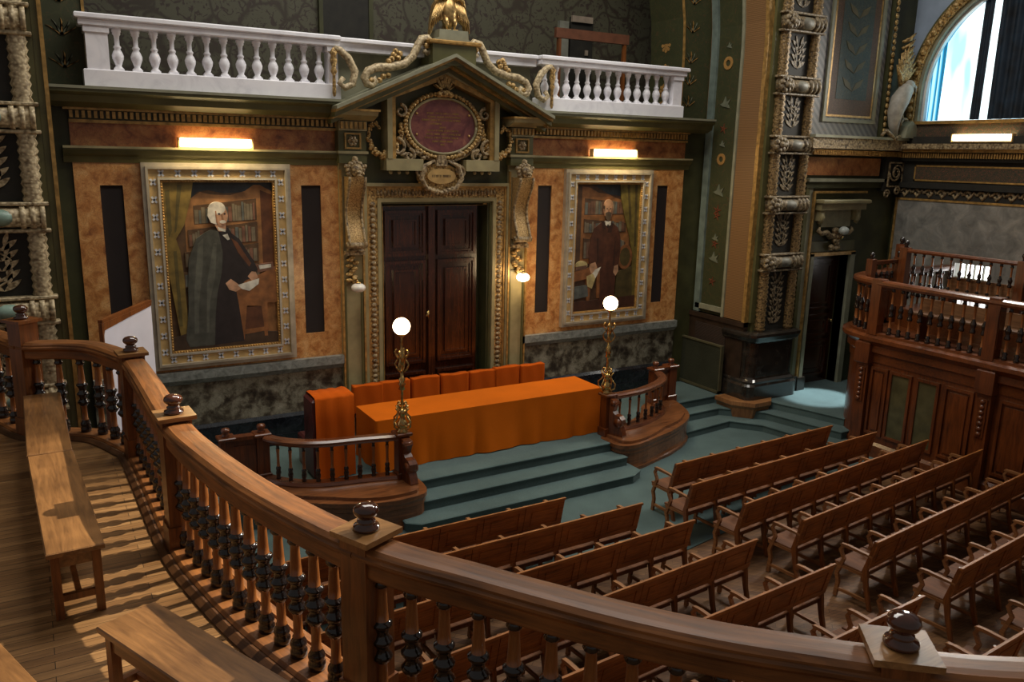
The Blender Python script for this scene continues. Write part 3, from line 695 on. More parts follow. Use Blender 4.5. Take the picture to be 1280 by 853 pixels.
# ================================================================== THE PEDIMENT
ped = thing('pediment', 'olive triangular pediment with gilt lines above the doorway', 'pediment', (.05, -.1, 5.6))
AX, AZ = .07, 6.47
def rake(m, off0, off1, y0, mi, xl=-1.84, xr=1.90, zb=5.62):
    "raking band between two offsets below the top line"
    for x0, s_ in ((xl, 1), (xr, -1)):
        P = [(x0, zb-off0), (AX, AZ-off0), (AX, AZ-off1), (x0, zb-off1)]
        if s_ < 0: P = P[::-1]
        m.prism(P, y0, 0, 'y', mi)
m = M(); rake(m, .0, .05, -.62, 0); rake(m, .05, .09, -.56, 1); rake(m, .09, .16, -.52, 2); rake(m, .16, .185, -.42, 1); rake(m, .185, .25, -.34, 2)
m.build('raking_cornice', [STONEP, GOLDP, OLIVE], ped)
m = M(); m.prism([(-1.70,5.45),(1.76,5.45),(AX,AZ-.18)], -.06, 0, 'y'); m.box(-1.28, 1.34, -.05, 0, 4.50, 5.5); m.build('tympanum', OLIVED, ped)
aed = thing('plaque_aedicule', 'gabled frame around the purple oval plaque', 'frame', (.03, -.1, 4.7))
P1 = [(-.95,4.88),(-.95,5.90),(.03,6.28),(1.01,5.90),(1.01,4.88)]; P2 = [(-.87,4.88),(-.87,5.85),(.03,6.19),(.93,5.85),(.93,4.88)]; P3 = [(-.80,4.88),(-.80,5.80),(.03,6.11),(.86,5.80),(.86,4.88)]
m = M()
for k in range(4):
    m.prism([P1[k], P1[k+1], P2[k+1], P2[k]], -.32, -.05, 'y', 0); m.prism([P2[k], P2[k+1], P3[k+1], P3[k]], -.28, -.05, 'y', 1)
m.build('gable_frame', [STONEC, GOLDP], aed)
m = M(); m.prism([(-.80,4.88),(.86,4.88),(.86,5.80),(.03,6.11),(-.80,5.80)], -.09, -.05, 'y'); m.build('back_board', OLIVE, aed)
for a, b, xs_ in ((-.97, -.35, (-.86, -.72, -.58)), (.41, 1.03, (.62, .76, .90))):
    m = M(); m.box(a, b, -.31, -.05, 4.70, 4.88); blk = m.build('base_block', STONEC, aed)
    for x in xs_: M().ball((x, -.20, 4.67), .032, 8, 6).build('drop', STONEC, blk)
# oval plaque with lettering lines
plq = thing('oval_plaque', 'purple-brown marble oval plaque with gilt inscription above the door', 'plaque', (.04, -.2, 4.98))
PX, PZ, RX, RZ = .04, 5.40, .57, .41
def ell(rx, rz, n=40): return [(PX+rx*cos(2*pi*k/n), PZ+rz*sin(2*pi*k/n)) for k in range(n)]
PURP = marble('purple_marble', [(.3, (.08, .025, .028)), (.5, (.17, .055, .052)), (.72, (.32, .13, .08))], 4, None, .2, 1.2)
def worn_lettering(m, cx_, z, width, h, y, words):
    "a line of letter-like strokes, too small and worn to read"
    rs = random.Random(int(z*1000)); x = cx_-width/2; cell = h*.62; gaps = set(int(k*(width/cell)/words) for k in range(1, words))
    for k in range(int(width/cell)):
        if k in gaps: x += cell; continue
        st = h*.16
        m.box(x, x+st, y, y+.003, z, z+h)
        if rs.random() < .6: m.box(x+cell*.5, x+cell*.5+st, y, y+.003, z, z+h)
        m.box(x, x+cell*.6, y, y+.003, z+h*rs.choice((0, .42, .82)), z+h*rs.choice((.12, .56, 1.0)) if 0 else z+h*.5+st*.5) if rs.random() < .4 else m.box(x, x+cell*.6, y, y+.003, z+h-st, z+h)
        x += cell
m = M(); m.prism(ell(RX, RZ), -.21, -.1, 'y')
for zt, wd, nw_, sh in ((5.60, .62, 4, .0), (5.545, .66, 4, .03), (5.495, .74, 5, -.03), (5.44, .22, 1, -.12), (5.385, .14, 1, 0), (5.335, .60, 4, .0), (5.28, .68, 5, .02), (5.225, .66, 4, -.02), (5.17, .42, 3, 0), (5.12, .10, 1, 0)):
    worn_lettering(m, PX+sh, zt-.02, wd*.92, .026, -.213, nw_)
m.mi = [0 if k < 42 else 1 for k in range(len(m.f))]; m.build('oval_stone', [PURP, GOLDP], plq)
m = M()
for x, z in ((-.42, 5.58), (.50, 5.58), (-.42, 5.26), (.50, 5.26)): m.ball((x, -.215, z), (.022, .012, .022), 8, 5)
m.build('fixing_studs', GOLDP, plq)
wr = thing('plaque_wreath_frame', 'carved gilt wreath frame with shell around the oval plaque', 'frame', (.04, -.2, 4.9))
m = M()
for k in range(56):
    a = 2*pi*k/56; m.ball((PX+(RX+.085)*cos(a), -.22, PZ+(RZ+.085)*sin(a)), (.042, .045, .038), 8, 5)
m.build('bead_wreath', GOLDC, wr)
m = M(); m.tube([(PX+(RX+.02)*cos(2*pi*k/48), -.22, PZ+(RZ+.02)*sin(2*pi*k/48)) for k in range(49)], .022, 6); m.build('inner_bead', STONEC, wr)
m = M(); m.tube([(PX+(RX+.15)*cos(pi+pi*k/30), -.19, PZ+(RZ+.14)*sin(pi+pi*k/30)) for k in range(31)], .03, 6); m.build('lower_rim', GILT, wr)
m = M()
for k in range(7):
    a = pi*(.12+.76*k/6); m.prism([(PX+.03*cos(a)-.02, 5.93), (PX+.19*cos(a)-.03*sin(a), 5.95+.19*sin(a)), (PX+.19*cos(a)+.03*sin(a), 5.96+.19*sin(a)), (PX+.03*cos(a)+.02, 5.93)], -.30, -.22, 'y')
m.ball((PX, -.27, 5.90), (.12, .06, .06), 10, 6); m.ball((PX-.1, -.27, 5.88), (.05, .05, .05), 8, 5); m.ball((PX+.1, -.27, 5.88), (.05, .05, .05), 8, 5)
m.build('shell_crest', GOLDC, wr)
for sx in (-1, 1):
    m = M()
    for (cx_, cz_, r0, tr) in ((.74, 5.60, .10, 1.2), (.80, 5.05, .14, 1.1), (.60, 4.93, .10, 1.3)):
        P = spiral(PX+sx*cx_, cz_, r0, .02, pi/2, sx*tr); m.tube([(x, -.24, z) for x, z in P], [.032-.02*k/28 for k in range(29)], 6)
    for k in range(14): m.ball((PX+sx*random.uniform(.25, .95), -.22, random.uniform(4.88, 5.05)), (.05, .04, .04), 6, 4)
    m.build('scroll_leaf', GILT, wr)
for side, s_ in (('left', -1), ('right', 1)):
    g = thing('carved_garland', 'carved flower garland swagging '+side+' of the oval plaque', 'garland', (PX+s_*1.0, -.2, 4.8))
    m = M(); pts = [(.72, 5.42), (.74, 5.18), (.86, 4.97), (1.02, 4.92), (1.18, 5.0), (1.27, 5.18), (1.22, 5.36), (1.12, 5.42), (1.08, 5.34)]
    Q = resample([(PX+s_*a, -.19, z) for a, z in pts], count=34)
    for k, (p, d) in enumerate(Q):
        rr = .035+.035*sin(pi*min(k/26, 1))
        for j in range(3): m.ball((p.x+random.uniform(-.6, .6)*rr, p.y-random.uniform(0, .03), p.z+random.uniform(-.6, .6)*rr), rr*.62, 7, 5)
    m.build('flower_swag', GOLDC, g)
# small cartouche that overlaps the door head
ct = thing('small_cartouche', 'small gilt scroll cartouche with a lettered tablet over the door head', 'cartouche', (0, -.2, 4.35))
m = M(); m.prism([(-.02+.34*cos(2*pi*k/28)*(1+.10*cos(4*pi*k/28)), 4.60+.22*sin(2*pi*k/28)) for k in range(28)], -.24, -.12, 'y'); m.build('cartouche_shield', GOLDC, ct)
m = M(); m.prism([(-.02+.25*cos(2*pi*k/24), 4.615+.12*sin(2*pi*k/24)) for k in range(24)], -.29, -.2, 'y'); worn_lettering(m, -.02, 4.60, .34, .038, -.292, 2); m.mi = [0 if k < 26 else 1 for k in range(len(m.f))]; m.build('tablet', [plain('tablet_gold', (.50, .32, .12), .35, .2), DBR], ct)
m = M()
for sx in (-1, 1):
    P = spiral(-.02+sx*.33, 4.70, .10, .02, -pi/2, sx*1.3); m.tube([(x, -.26, z) for x, z in P], .028, 6)
    m.tube([(-.02+sx*.12, -.27, 4.86), (-.02+sx*.30, -.29, 4.78), (-.02+sx*.36, -.29, 4.58), (-.02+sx*.26, -.28, 4.42), (-.02+sx*.05, -.27, 4.35)], [.02, .04, .045, .04, .025], 8)
for k in range(7): m.ball((-.02+(k-3)*.07, -.26, 4.36+.02*abs(k-3)), (.05, .04, .035), 7, 5)
m.prism([(-.12,4.78),(.08,4.78),(.05,4.95),(-.09,4.95)], -.30, -.2, 'y'); m.build('scrollwork', GILT, ct)

# parapet panel behind the pediment, eagle block and eagle
m = M(); m.box(-1.72, 1.74, -.04, .0, 5.70, 6.42, 0); struct(m, 'trim_parapet_panel', STONEP)
eb = thing('eagle_block', 'grey painted block under the gilded eagle', 'pedestal', (.07, -.35, 6.3))
m = M(); m.box(-.30, .44, -.55, -.1, 6.30, 6.60); m.build('block_body', OLIVE, eb)
m = M(); m.cbox(-.37, .51, -.60, -.08, 6.60, 6.66, .015); m.build('block_cap', GOLDP, eb)
m = M(); m.prism([(-.24,6.66),(.38,6.66),(.32,6.70),(.31,6.82),(-.17,6.82),(-.18,6.70)], -.52, -.12, 'y'); m.build('upper_block', STONEP, eb)
eg = thing('gilded_eagle', 'gilded eagle statue with folded wings on top of the pediment', 'statue', (.07, -.32, 6.82))
m = M(); m.lathe([(.02,6.84),(.08,6.90),(.125,7.02),(.135,7.12),(.11,7.22),(.075,7.28),(.062,7.33),(.066,7.38),(.05,7.43),(.0,7.45)], (.07,-.32,0), 14)
m.tube([(.07,-.38,7.39),(.07,-.45,7.385),(.07,-.475,7.34)], [.03,.022,.004], 7); m.build('body', GOLDE, eg)
for sx in (-1, 1):
    W = [(.07+sx*.05,7.25),(.07+sx*.10,7.31),(.07+sx*.20,7.30),(.07+sx*.27,7.18),(.07+sx*.31,6.98),(.07+sx*.335,6.72),(.07+sx*.29,6.80),(.07+sx*.25,6.93),(.07+sx*.18,6.98),(.07+sx*.12,6.97)]
    m = M(); m.prism(W, -.36, -.28, 'y')
    for k in range(6):
        a = .11+k*.035; m.tube([(.07+sx*(a*.8), -.37, 7.24-k*.01), (.07+sx*(a+.03), -.375, 7.08-k*.02), (.07+sx*(a+.055), -.37, 6.96-k*.03)], [.02,.018,.006], 6)
    m.tube([(.07+sx*.06,-.36,7.26),(.07+sx*.14,-.38,7.31),(.07+sx*.22,-.37,7.27),(.07+sx*.28,-.36,7.12)], [.035,.04,.035,.015], 8)
    m.build('wing', GOLDE, eg)
    m = M(); m.tube([(.07+sx*.06,-.37,7.02),(.07+sx*.07,-.41,6.93),(.07+sx*.06,-.40,6.84)], [.05,.035,.015], 8)
    for q in (-1, 0, 1): m.tube([(.07+sx*.06,-.40,6.84),(.07+sx*.06+q*.04,-.46,6.83)], [.014,.006], 6)
    m.build('leg', GOLDE, eg)
m = M(); m.prism([(.02,6.95),(.12,6.95),(.15,6.83),(-.01,6.83)], -.30, -.22, 'y'); m.build('tail', GOLDE, eg)
for side, s_ in (('left', -1), ('right', 1)):
    t = thing('scroll_acroterion', 'tan scrolled acroterion on the '+side+' slope of the pediment', 'ornament', (.07+s_*1.0, -.35, 5.9))
    X = lambda a: .07+s_*a
    m = M()
    P = spiral(0, 0, .13, .02, 0, 1.4)
    main = [(.40,6.66),(.30,6.62),(.28,6.52),(.36,6.47),(.44,6.52),(.42,6.58)]
    m.tube([(X(a), -.42, z) for a, z in ((.46,6.50),(.40,6.46),(.33,6.50),(.32,6.60),(.40,6.68),(.50,6.66),(.56,6.56),(.64,6.40),(.78,6.28),(1.0,6.22),(1.22,6.20),(1.36,6.14),(1.42,6.04),(1.38,5.96),(1.30,5.94),(1.24,6.0),(1.28,6.06))], [.04]*3+[.062]*12+[.045]*2, 8)
    m.build('main_scroll', GILTL, t)
    m = M(); m.ball((X(.42), -.44, 6.57), .05, 8, 6); m.ball((X(1.31), -.44, 6.01), .045, 8, 6)
    for a, z in ((.88,6.36),(.95,6.40),(.92,6.45),(.85,6.42),(.98,6.34),(1.03,6.30),(.62,6.46),(1.12,6.08),(1.04,6.10),(1.18,6.02)): m.ball((X(a), -.42, z), (.05,.04,.045), 7, 5)
    m.build('leaf_relief', GOLDC, t)
    m = M(); m.tube([(X(a), -.42, z) for a, z in ((1.86,6.42),(1.78,6.40),(1.66,6.30),(1.56,6.12),(1.60,5.94),(1.72,5.88),(1.80,5.94),(1.74,6.02))], [.04,.05,.06,.06,.055,.05,.04,.04], 8); m.build('end_scroll', GILTL, t)
    m = M(); m.lathe([(.015,5.75),(.03,5.80),(.022,6.05),(.05,6.10),(.03,6.16),(.055,6.24),(.04,6.32),(.06,6.36),(.0,6.44)], (X(1.88), -.42, 0), 10); m.build('finial', GOLDC, t)

# ================================================================== BALCONY BALUSTRADES
BP = [(.058,0),(.058,.035),(.035,.06),(.045,.09),(.068,.15),(.072,.19),(.055,.235),(.034,.27),(.046,.285),(.046,.30),(.030,.32),(.030,.40),(.036,.435),(.05,.45),(.05,.475),(.058,.48),(.058,.52)]
def balcony(x0, x1, side, pier):
    t = thing('marble_balustrade', 'white marble balustrade of the balcony '+('left' if side == 'left' else 'right')+' of the pediment', 'balustrade', ((x0+x1)/2, -.25, 5.71))
    m = M(); m.cbox(x0-.03, x1+.03, -.36, -.12, 5.71, 5.93, .012); m.build('plinth', WHITEM, t)
    m = M(); m.cbox(x0-.09, x1+.03, -.42, -.06, 6.53, 6.60, .015) if side == 'left' else m.cbox(x0-.03, x1+.09, -.42, -.06, 6.53, 6.60, .015)
    m.cbox(x0-.05, x1+.02, -.38, -.10, 6.45, 6.53, .012) if side == 'left' else m.cbox(x0-.02, x1+.05, -.38, -.10, 6.45, 6.53, .012); m.build('coping', WHITEM, t)
    for a, b in pier:
        m = M(); m.box(a, b, -.34, -.14, 5.93, 6.42); m.cbox(a-.02, b+.02, -.36, -.12, 6.37, 6.45, .01); m.build('pier', WHITEM, t)
    a0 = pier[0][1] if side == 'left' else x0+.02; a1 = x1-.02 if side == 'left' else pier[0][0]
    if side == 'left': a1 = pier[1][0]
    for k in range(13):
        x = a0 + (a1-a0)*(k+.5)/13
        m = M(); m.lathe(BP, (x, -.24, 5.93), 16); m.box(x-.06, x+.06, -.30, -.18, 5.93, 5.955); m.build('baluster', WHITEM, t)
balcony(-5.02, -1.72, 'left', ((-5.0, -4.74), (-1.86, -1.72)))
balcony(1.78, 4.88, 'right', ((4.66, 4.86),))
m = M(); m.cbox(-1.715, 1.74, -.30, .06, 6.53, 6.60, .015); m.box(-1.715, 1.74, -.24, .04, 6.42, 6.53); struct(m, 'trim_parapet_coping', WHITEM)
# openings in the balcony back wall, their inner shade painted as near-black slabs
m = M(); m.box(-1.15, -.28, 2.14, 2.21, 5.7, 8.2, 0); m.box(-1.20, -1.13, 2.12, 2.2, 5.7, 8.2, 1); m.box(-.30, -.22, 2.12, 2.2, 5.7, 8.2, 1); struct(m, 'window_3', [DKP, OLIVED])
bd = thing('balcony_door', 'half-open pale and dark door seen above the right balcony', 'door', (4.2, 2.1, 5.7))
m = M(); m.box(3.72, 3.94, 2.12, 2.2, 5.7, 7.62, 0); m.build('door_jamb', plain('pale_jamb', (.20, .20, .16), .6), bd)
m = M(); m.box(4.00, 4.55, 2.14, 2.2, 5.7, 7.72, 0); m.build('dark_opening', DKP, bd)
m = M(); m.box(4.0, 4.5, 2.08, 2.14, 7.62, 7.74, 0); m.box(4.36, 4.42, 2.10, 2.15, 7.0, 7.1, 0); m.build('door_head', plain('pale_head', (.30, .24, .18), .5), bd)
fr = thing('wooden_screen_frame', 'reddish wooden frame standing on the balcony before the half-open door', 'frame', (4.2, 1.3, 5.7))
m = M(); m.box(3.15, 3.22, 1.28, 1.34, 5.7, 7.16); m.build('post', OAKZ, fr); m = M(); m.box(4.70, 4.77, 1.28, 1.34, 5.7, 7.16); m.build('post', OAKZ, fr)
m = M(); m.box(3.10, 4.82, 1.27, 1.35, 7.16, 7.34); m.build('top_board', plain('red_brown_board', (.16, .06, .03), .5), fr)

# ================================================================== PORTRAITS
def canvas_mats(*cols): return [plain('oil_paint', c_, .55, 0, .22, 7) for c_ in cols]
def portrait(x0, x1, z0, z1, label, kind):
    t = thing('portrait', label, 'painting', ((x0+x1)/2, -.1, z0))
    m = M(); m.ring(x0, x1, z0, z1, .05, -.13, -.045); m.ring(x0+.05, x1-.05, z0+.05, z1-.05, .035, -.155, -.045)
    m.build('outer_frame', plain('silver_grey_frame', (.42, .37, .28), .35, .2, .12), t)
    m = M(); m.ring(x0+.085, x1-.085, z0+.085, z1-.085, .115, -.115, -.045); a, b, c_, d = x0+.142, x1-.142, z0+.142, z1-.142
    def xmark(x, z, hz):
        for q in (-1, 1): m.obox((x, -.118, z), .105, .014, .028, 0, 1); m.v[-8:] = [tuple(Vector((x,0,z)) + Matrix.Rotation(q*.9, 3, 'Y') @ (Vector(p)-Vector((x,0,z)))) for p in m.v[-8:]]
    nx = 8; nz = 11
    for k in range(nx): xmark(a+(b-a)*(k+.5)/nx, c_, 0); xmark(a+(b-a)*(k+.5)/nx, d, 0)
    for k in range(nz): xmark(a, c_+(d-c_)*(k+.5)/nz, 1); xmark(b, c_+(d-c_)*(k+.5)/nz, 1)
    m.build('gilt_band', [plain('gilt_band_paint', (.55, .38, .16), .4, .15, .12), plain('silver_marks_paint', (.60, .62, .66), .35, .1, .05)], t)
    m = M(); m.ring(x0+.20, x1-.20, z0+.20, z1-.20, .03, -.14, -.045); m.build('inner_fillet', plain('grey_fillet', (.46, .42, .34), .35, .2, .1), t)
    m = M(); m.ring(x0+.23, x1-.23, z0+.23, z1-.23, .035, -.11, -.045, 0)
    n1 = 40; A, B, C_, D = x0+.247, x1-.247, z0+.247, z1-.247
    for k in range(n1):
        for z in (C_, D): m.ball((A+(B-A)*k/n1, -.112, z), .015, 6, 4)
    for k in range(60):
        for x in (A, B): m.ball((x, -.112, C_+(D-C_)*k/60), .015, 6, 4)
    m.build('bead_moulding', GOLDP, t)
    X0, X1, Z0, Z1 = x0+.255, x1-.255, z0+.255, z1-.255
    def pt(u_, v_): return (X0+(X1-X0)*u_, Z1-(Z1-Z0)*v_)
    layer = [0]
    m = M(); m.box(X0, X1, -.06, -.045, Z0, Z1, 0)
    def poly(mi, *uvs):
        layer[0] += 1; y = -.0605-layer[0]*.0004; m.prism([pt(*q) for q in uvs], y, -.059, 'y', mi)
    def oval(mi, cu, cv, ru, rv, n=18, w=0):
        poly(mi, *[(cu+ru*cos(2*pi*k/n), cv+rv*sin(2*pi*k/n)) for k in range(n)])
    if kind == 'cape':
        # 0 backdrop 1 blue-black 2 curtain 3 case wood 4 books grey 5 books red 6 books blue 7 cape 8 coat 9 skin 10 hair 11 white 12 desk 13 desk dark 14 cape light 15 curtain dark 16 floor 17 face shade
        mats = canvas_mats((.085,.045,.02),(.025,.032,.038),(.17,.115,.025),(.28,.13,.045),(.16,.13,.085),(.17,.08,.05),(.10,.11,.10),(.060,.062,.050),(.018,.013,.014),(.48,.27,.16),(.62,.58,.50),(.62,.60,.52),(.24,.095,.03),(.10,.035,.014),(.095,.098,.078),(.09,.07,.02),(.05,.028,.015),(.30,.15,.08))
        poly(1, (.2,0),(1,0),(1,.08),(.9,.045),(.85,.04),(.75,.06),(.55,.07),(.4,.05),(.3,.06),(.25,.1))
        poly(3, (.18,.13),(.28,.08),(.33,.06),(.42,.075),(.6,.08),(.74,.055),(.82,.02),(.88,.02),(1,.06),(1,.95),(.85,.95),(.18,.7))
        poly(13, (.88,.05),(1,.08),(1,.55),(.88,.55))
        for v0, v1, u0 in ((.14,.25,.26),(.28,.38,.2),(.41,.50,.16),(.53,.62,.14)):
            poly(0, (u0,v0),(.84,v0-.04),(.84,v1-.02),(u0,v1))
            k = 0; uu = u0+.01
            while uu < .81:
                w = random.uniform(.02, .042); tp = random.uniform(0, .02); mi = random.choice((4, 5, 6, 4)); sl = -.04*(uu-u0)/(.84-u0)
                poly(mi, (uu, v0+tp+sl+.01), (uu+w*.85, v0+tp+sl+.01), (uu+w*.85, v1-.005+sl*.5), (uu, v1-.005+sl*.5)); uu += w
        poly(2, (0,0),(.27,0),(.24,.1),(.17,.25),(.09,.33),(.12,.4),(.14,.55),(.15,.9),(.08,.93),(.02,.6),(.0,.5))
        poly(15, (.02,.05),(.06,.05),(.06,.28),(.03,.32)); poly(15, (.13,.02),(.17,.02),(.10,.28),(.08,.3)); poly(15, (.06,.4),(.09,.4),(.1,.85),(.07,.85))
        poly(16, (0,.92),(.2,.88),(1,.93),(1,1),(0,1))
        # desk on the right
        poly(12, (.58,.63),(.98,.52),(1,.52),(1,.74),(.9,.74),(.89,.95),(.86,.95),(.84,.76),(.70,.75),(.68,.86),(.66,.97),(.63,.97),(.63,.8),(.58,.72)); poly(13, (.7,.76),(.84,.76),(.86,.9),(.67,.9)); poly(12, (.66,.90),(.9,.89),(.9,.915),(.66,.93))
        poly(5, (.8,.50),(.97,.49),(.98,.53),(.82,.55)); poly(11, (.83,.505),(.95,.5),(.95,.52),(.84,.53))
        # figure
        poly(8, (.42,.29),(.56,.27),(.64,.36),(.74,.47),(.80,.53),(.78,.58),(.70,.59),(.66,.62),(.6,.63),(.62,.72),(.66,.97),(.38,.98),(.38,.6),(.42,.45))
        poly(7, (.40,.28),(.47,.29),(.50,.42),(.48,.54),(.43,.66),(.40,.8),(.38,.98),(.15,.98),(.12,.93),(.16,.75),(.17,.6),(.19,.45),(.27,.33),(.34,.30))
        poly(14, (.28,.36),(.33,.33),(.31,.5),(.26,.7),(.24,.9),(.20,.9),(.22,.65)); poly(14, (.42,.36),(.45,.36),(.42,.55),(.36,.7),(.33,.9),(.31,.9),(.34,.6))
        poly(8, (.58,.30),(.66,.34),(.78,.47),(.82,.53),(.76,.56),(.68,.48))
        poly(13, (.58,.33),(.64,.36),(.76,.49),(.74,.51),(.64,.42))
        poly(9, (.51,.605),(.56,.58),(.63,.615),(.66,.64),(.60,.66),(.54,.645)); poly(9, (.72,.57),(.76,.54),(.80,.545),(.82,.58),(.76,.60))
        poly(11, (.62,.62),(.74,.60),(.83,.585),(.82,.62),(.73,.66),(.66,.645))
        poly(9, (.44,.25),(.54,.25),(.54,.295),(.47,.29)); poly(11, (.50,.31),(.545,.29),(.57,.34),(.55,.345)); poly(8, (.48,.295),(.55,.285),(.56,.305),(.50,.315))
        poly(11, (.465,.265),(.535,.28),(.535,.295),(.475,.285))
        oval(9, .50, .20, .063, .062); oval(10, .47, .155, .075, .038); poly(10, (.39,.15),(.44,.13),(.45,.2),(.46,.25),(.41,.24),(.38,.2))
        oval(10, .515, .235, .030, .010); poly(17, (.50,.19),(.515,.19),(.525,.222),(.505,.224)); oval(8, .485, .188, .012, .005, 8); oval(8, .535, .188, .010, .005, 8); poly(17, (.50,.247),(.53,.245),(.53,.250),(.50,.252)); poly(17, (.45,.17),(.46,.17),(.47,.25),(.455,.24))
    else:
        mats = canvas_mats((.06,.03,.015),(.022,.03,.036),(.13,.10,.022),(.20,.085,.028),(.13,.11,.08),(.11,.055,.035),(.08,.09,.085),(.060,.020,.010),(.016,.011,.010),(.42,.24,.14),(.08,.055,.035),(.55,.53,.46),(.19,.075,.025),(.05,.018,.009),(.075,.026,.013),(.06,.045,.014),(.03,.012,.008),(.24,.12,.07),(.40,.33,.15))
        poly(1, (.2,0),(.9,0),(.9,.25),(.75,.1),(.5,.08),(.3,.02))
        poly(3, (.1,.02),(.22,.03),(.35,.07),(.5,.08),(.62,.11),(.8,.14),(.86,.3),(.86,.62),(.1,.62))
        for v0, v1 in ((.11,.24),(.27,.38),(.42,.58)):
            poly(0, (.14,v0),(.80,v0+.04),(.80,v1),(.14,v1)); uu = .15
            while uu < .76:
                w = random.uniform(.025, .05); tp = random.uniform(0, .02)
                poly(random.choice((4, 6, 4, 5)), (uu, v0+tp+.02), (uu+w*.85, v0+tp+.02), (uu+w*.85, v1-.005), (uu, v1-.005)); uu += w
        poly(2, (.68,0),(1,0),(1,.95),(.93,.95),(.92,.55),(.85,.4),(.76,.25),(.70,.12)); poly(15, (.78,.0),(.82,.0),(.88,.3),(.85,.32)); poly(15, (.91,.0),(.95,0),(.97,.5),(.94,.5))
        oval(12, .80, .58, .12, .10); oval(15, .80, .58, .085, .075); poly(15, (.68,.70),(.92,.66),(.95,.95),(.66,.95))
        poly(12, (.0,.68),(.40,.63),(.44,.66),(.42,.9),(.38,.9),(.36,.72),(.28,.74),(.26,.92),(.22,.92),(.2,.74),(0,.76)); poly(6, (0,.80),(.22,.79),(.24,.88),(0,.9)); poly(13, (0,.92),(1,.9),(1,1),(0,1))
        oval(18, .12, .63, .09, .035); poly(5, (.03,.64),(.2,.63),(.2,.66),(.03,.67))
        poly(7, (.40,.30),(.56,.30),(.66,.34),(.71,.42),(.72,.52),(.70,.64),(.65,.66),(.66,.97),(.42,.97),(.41,.68),(.33,.63),(.24,.62),(.22,.52),(.25,.42),(.30,.34))
        poly(14, (.44,.32),(.58,.38),(.66,.36),(.60,.44),(.52,.46),(.50,.66),(.46,.66)); poly(16, (.40,.29),(.46,.30),(.47,.36),(.42,.34)); poly(16, (.53,.30),(.59,.31),(.56,.38),(.50,.38)); poly(16, (.34,.42),(.36,.42),(.38,.6),(.36,.61)); poly(16, (.62,.45),(.635,.45),(.63,.64),(.615,.64))
        poly(9, (.26,.62),(.33,.61),(.36,.65),(.34,.69),(.27,.70),(.24,.66)); poly(9, (.63,.65),(.69,.64),(.70,.69),(.66,.73),(.62,.70)); poly(11, (.33,.67),(.42,.65),(.36,.72),(.28,.80),(.24,.78),(.26,.72))
        poly(18, (.2,.72),(.30,.70),(.34,.74),(.29,.82),(.22,.80))
        poly(11, (.455,.29),(.545,.29),(.545,.32),(.50,.33),(.46,.32)); poly(8, (.49,.315),(.51,.315),(.515,.34),(.485,.34))
        oval(9, .50, .20, .068, .068); oval(9, .50, .165, .066, .045); poly(17, (.55,.16),(.57,.2),(.55,.26),(.53,.25)); poly(10, (.45,.225),(.50,.215),(.55,.225),(.54,.265),(.50,.295),(.46,.265)); oval(8, .475, .193, .012, .005, 8); oval(8, .53, .193, .010, .005, 8); poly(17, (.495,.195),(.508,.195),(.512,.218),(.49,.218)); poly(10, (.43,.17),(.44,.17),(.445,.215),(.435,.21))
    m.build('canvas', mats, t)
portrait(-4.45, -2.42, 1.84, 4.77, 'gilt-framed portrait of a white-haired man in a grey cape', 'cape')
portrait(2.50, 4.48, 1.88, 4.75, 'gilt-framed portrait of a balding bearded man in a brown coat', 'coat')

# tube lamps on the cornices
def tube_lamp(c, ln, label, axis='x'):
    x, y, z = c; t = thing('tube_lamp', label, 'lamp', c)
    m = M()
    if axis == 'x': m.box(x-ln/2, x+ln/2, y-.03, y+.05, z-.01, z+.015); m.box(x-ln/2-.02, x-ln/2, y-.06, y+.05, z-.01, z+.14); m.box(x+ln/2, x+ln/2+.02, y-.06, y+.05, z-.01, z+.14)
    else: m.box(x-.05, x+.03, y-ln/2, y+ln/2, z-.01, z+.015); m.box(x-.06, x+.05, y-ln/2-.02, y-ln/2, z-.01, z+.14); m.box(x-.06, x+.05, y+ln/2, y+ln/2+.02, z-.01, z+.14)
    m.build('housing', TUBEH, t)
    m = M()
    if axis == 'x': m.cbox(x-ln/2, x+ln/2, y-.055, y+.03, z+.015, z+.135, .02)
    else: m.cbox(x-.055, x+.03, y-ln/2, y+ln/2, z+.015, z+.135, .02)
    m.build('diffuser', TUBE, t)
tube_lamp((-3.45, -.115, 4.975), .97, 'lit tube lamp on the cornice above the caped portrait')
tube_lamp((3.53, -.115, 4.975), .97, 'lit tube lamp on the cornice above the brown-coat portrait')
tube_lamp((9.62, -3.30, 5.40), 1.12, 'lit tube lamp on the ledge under the arched window', 'y')

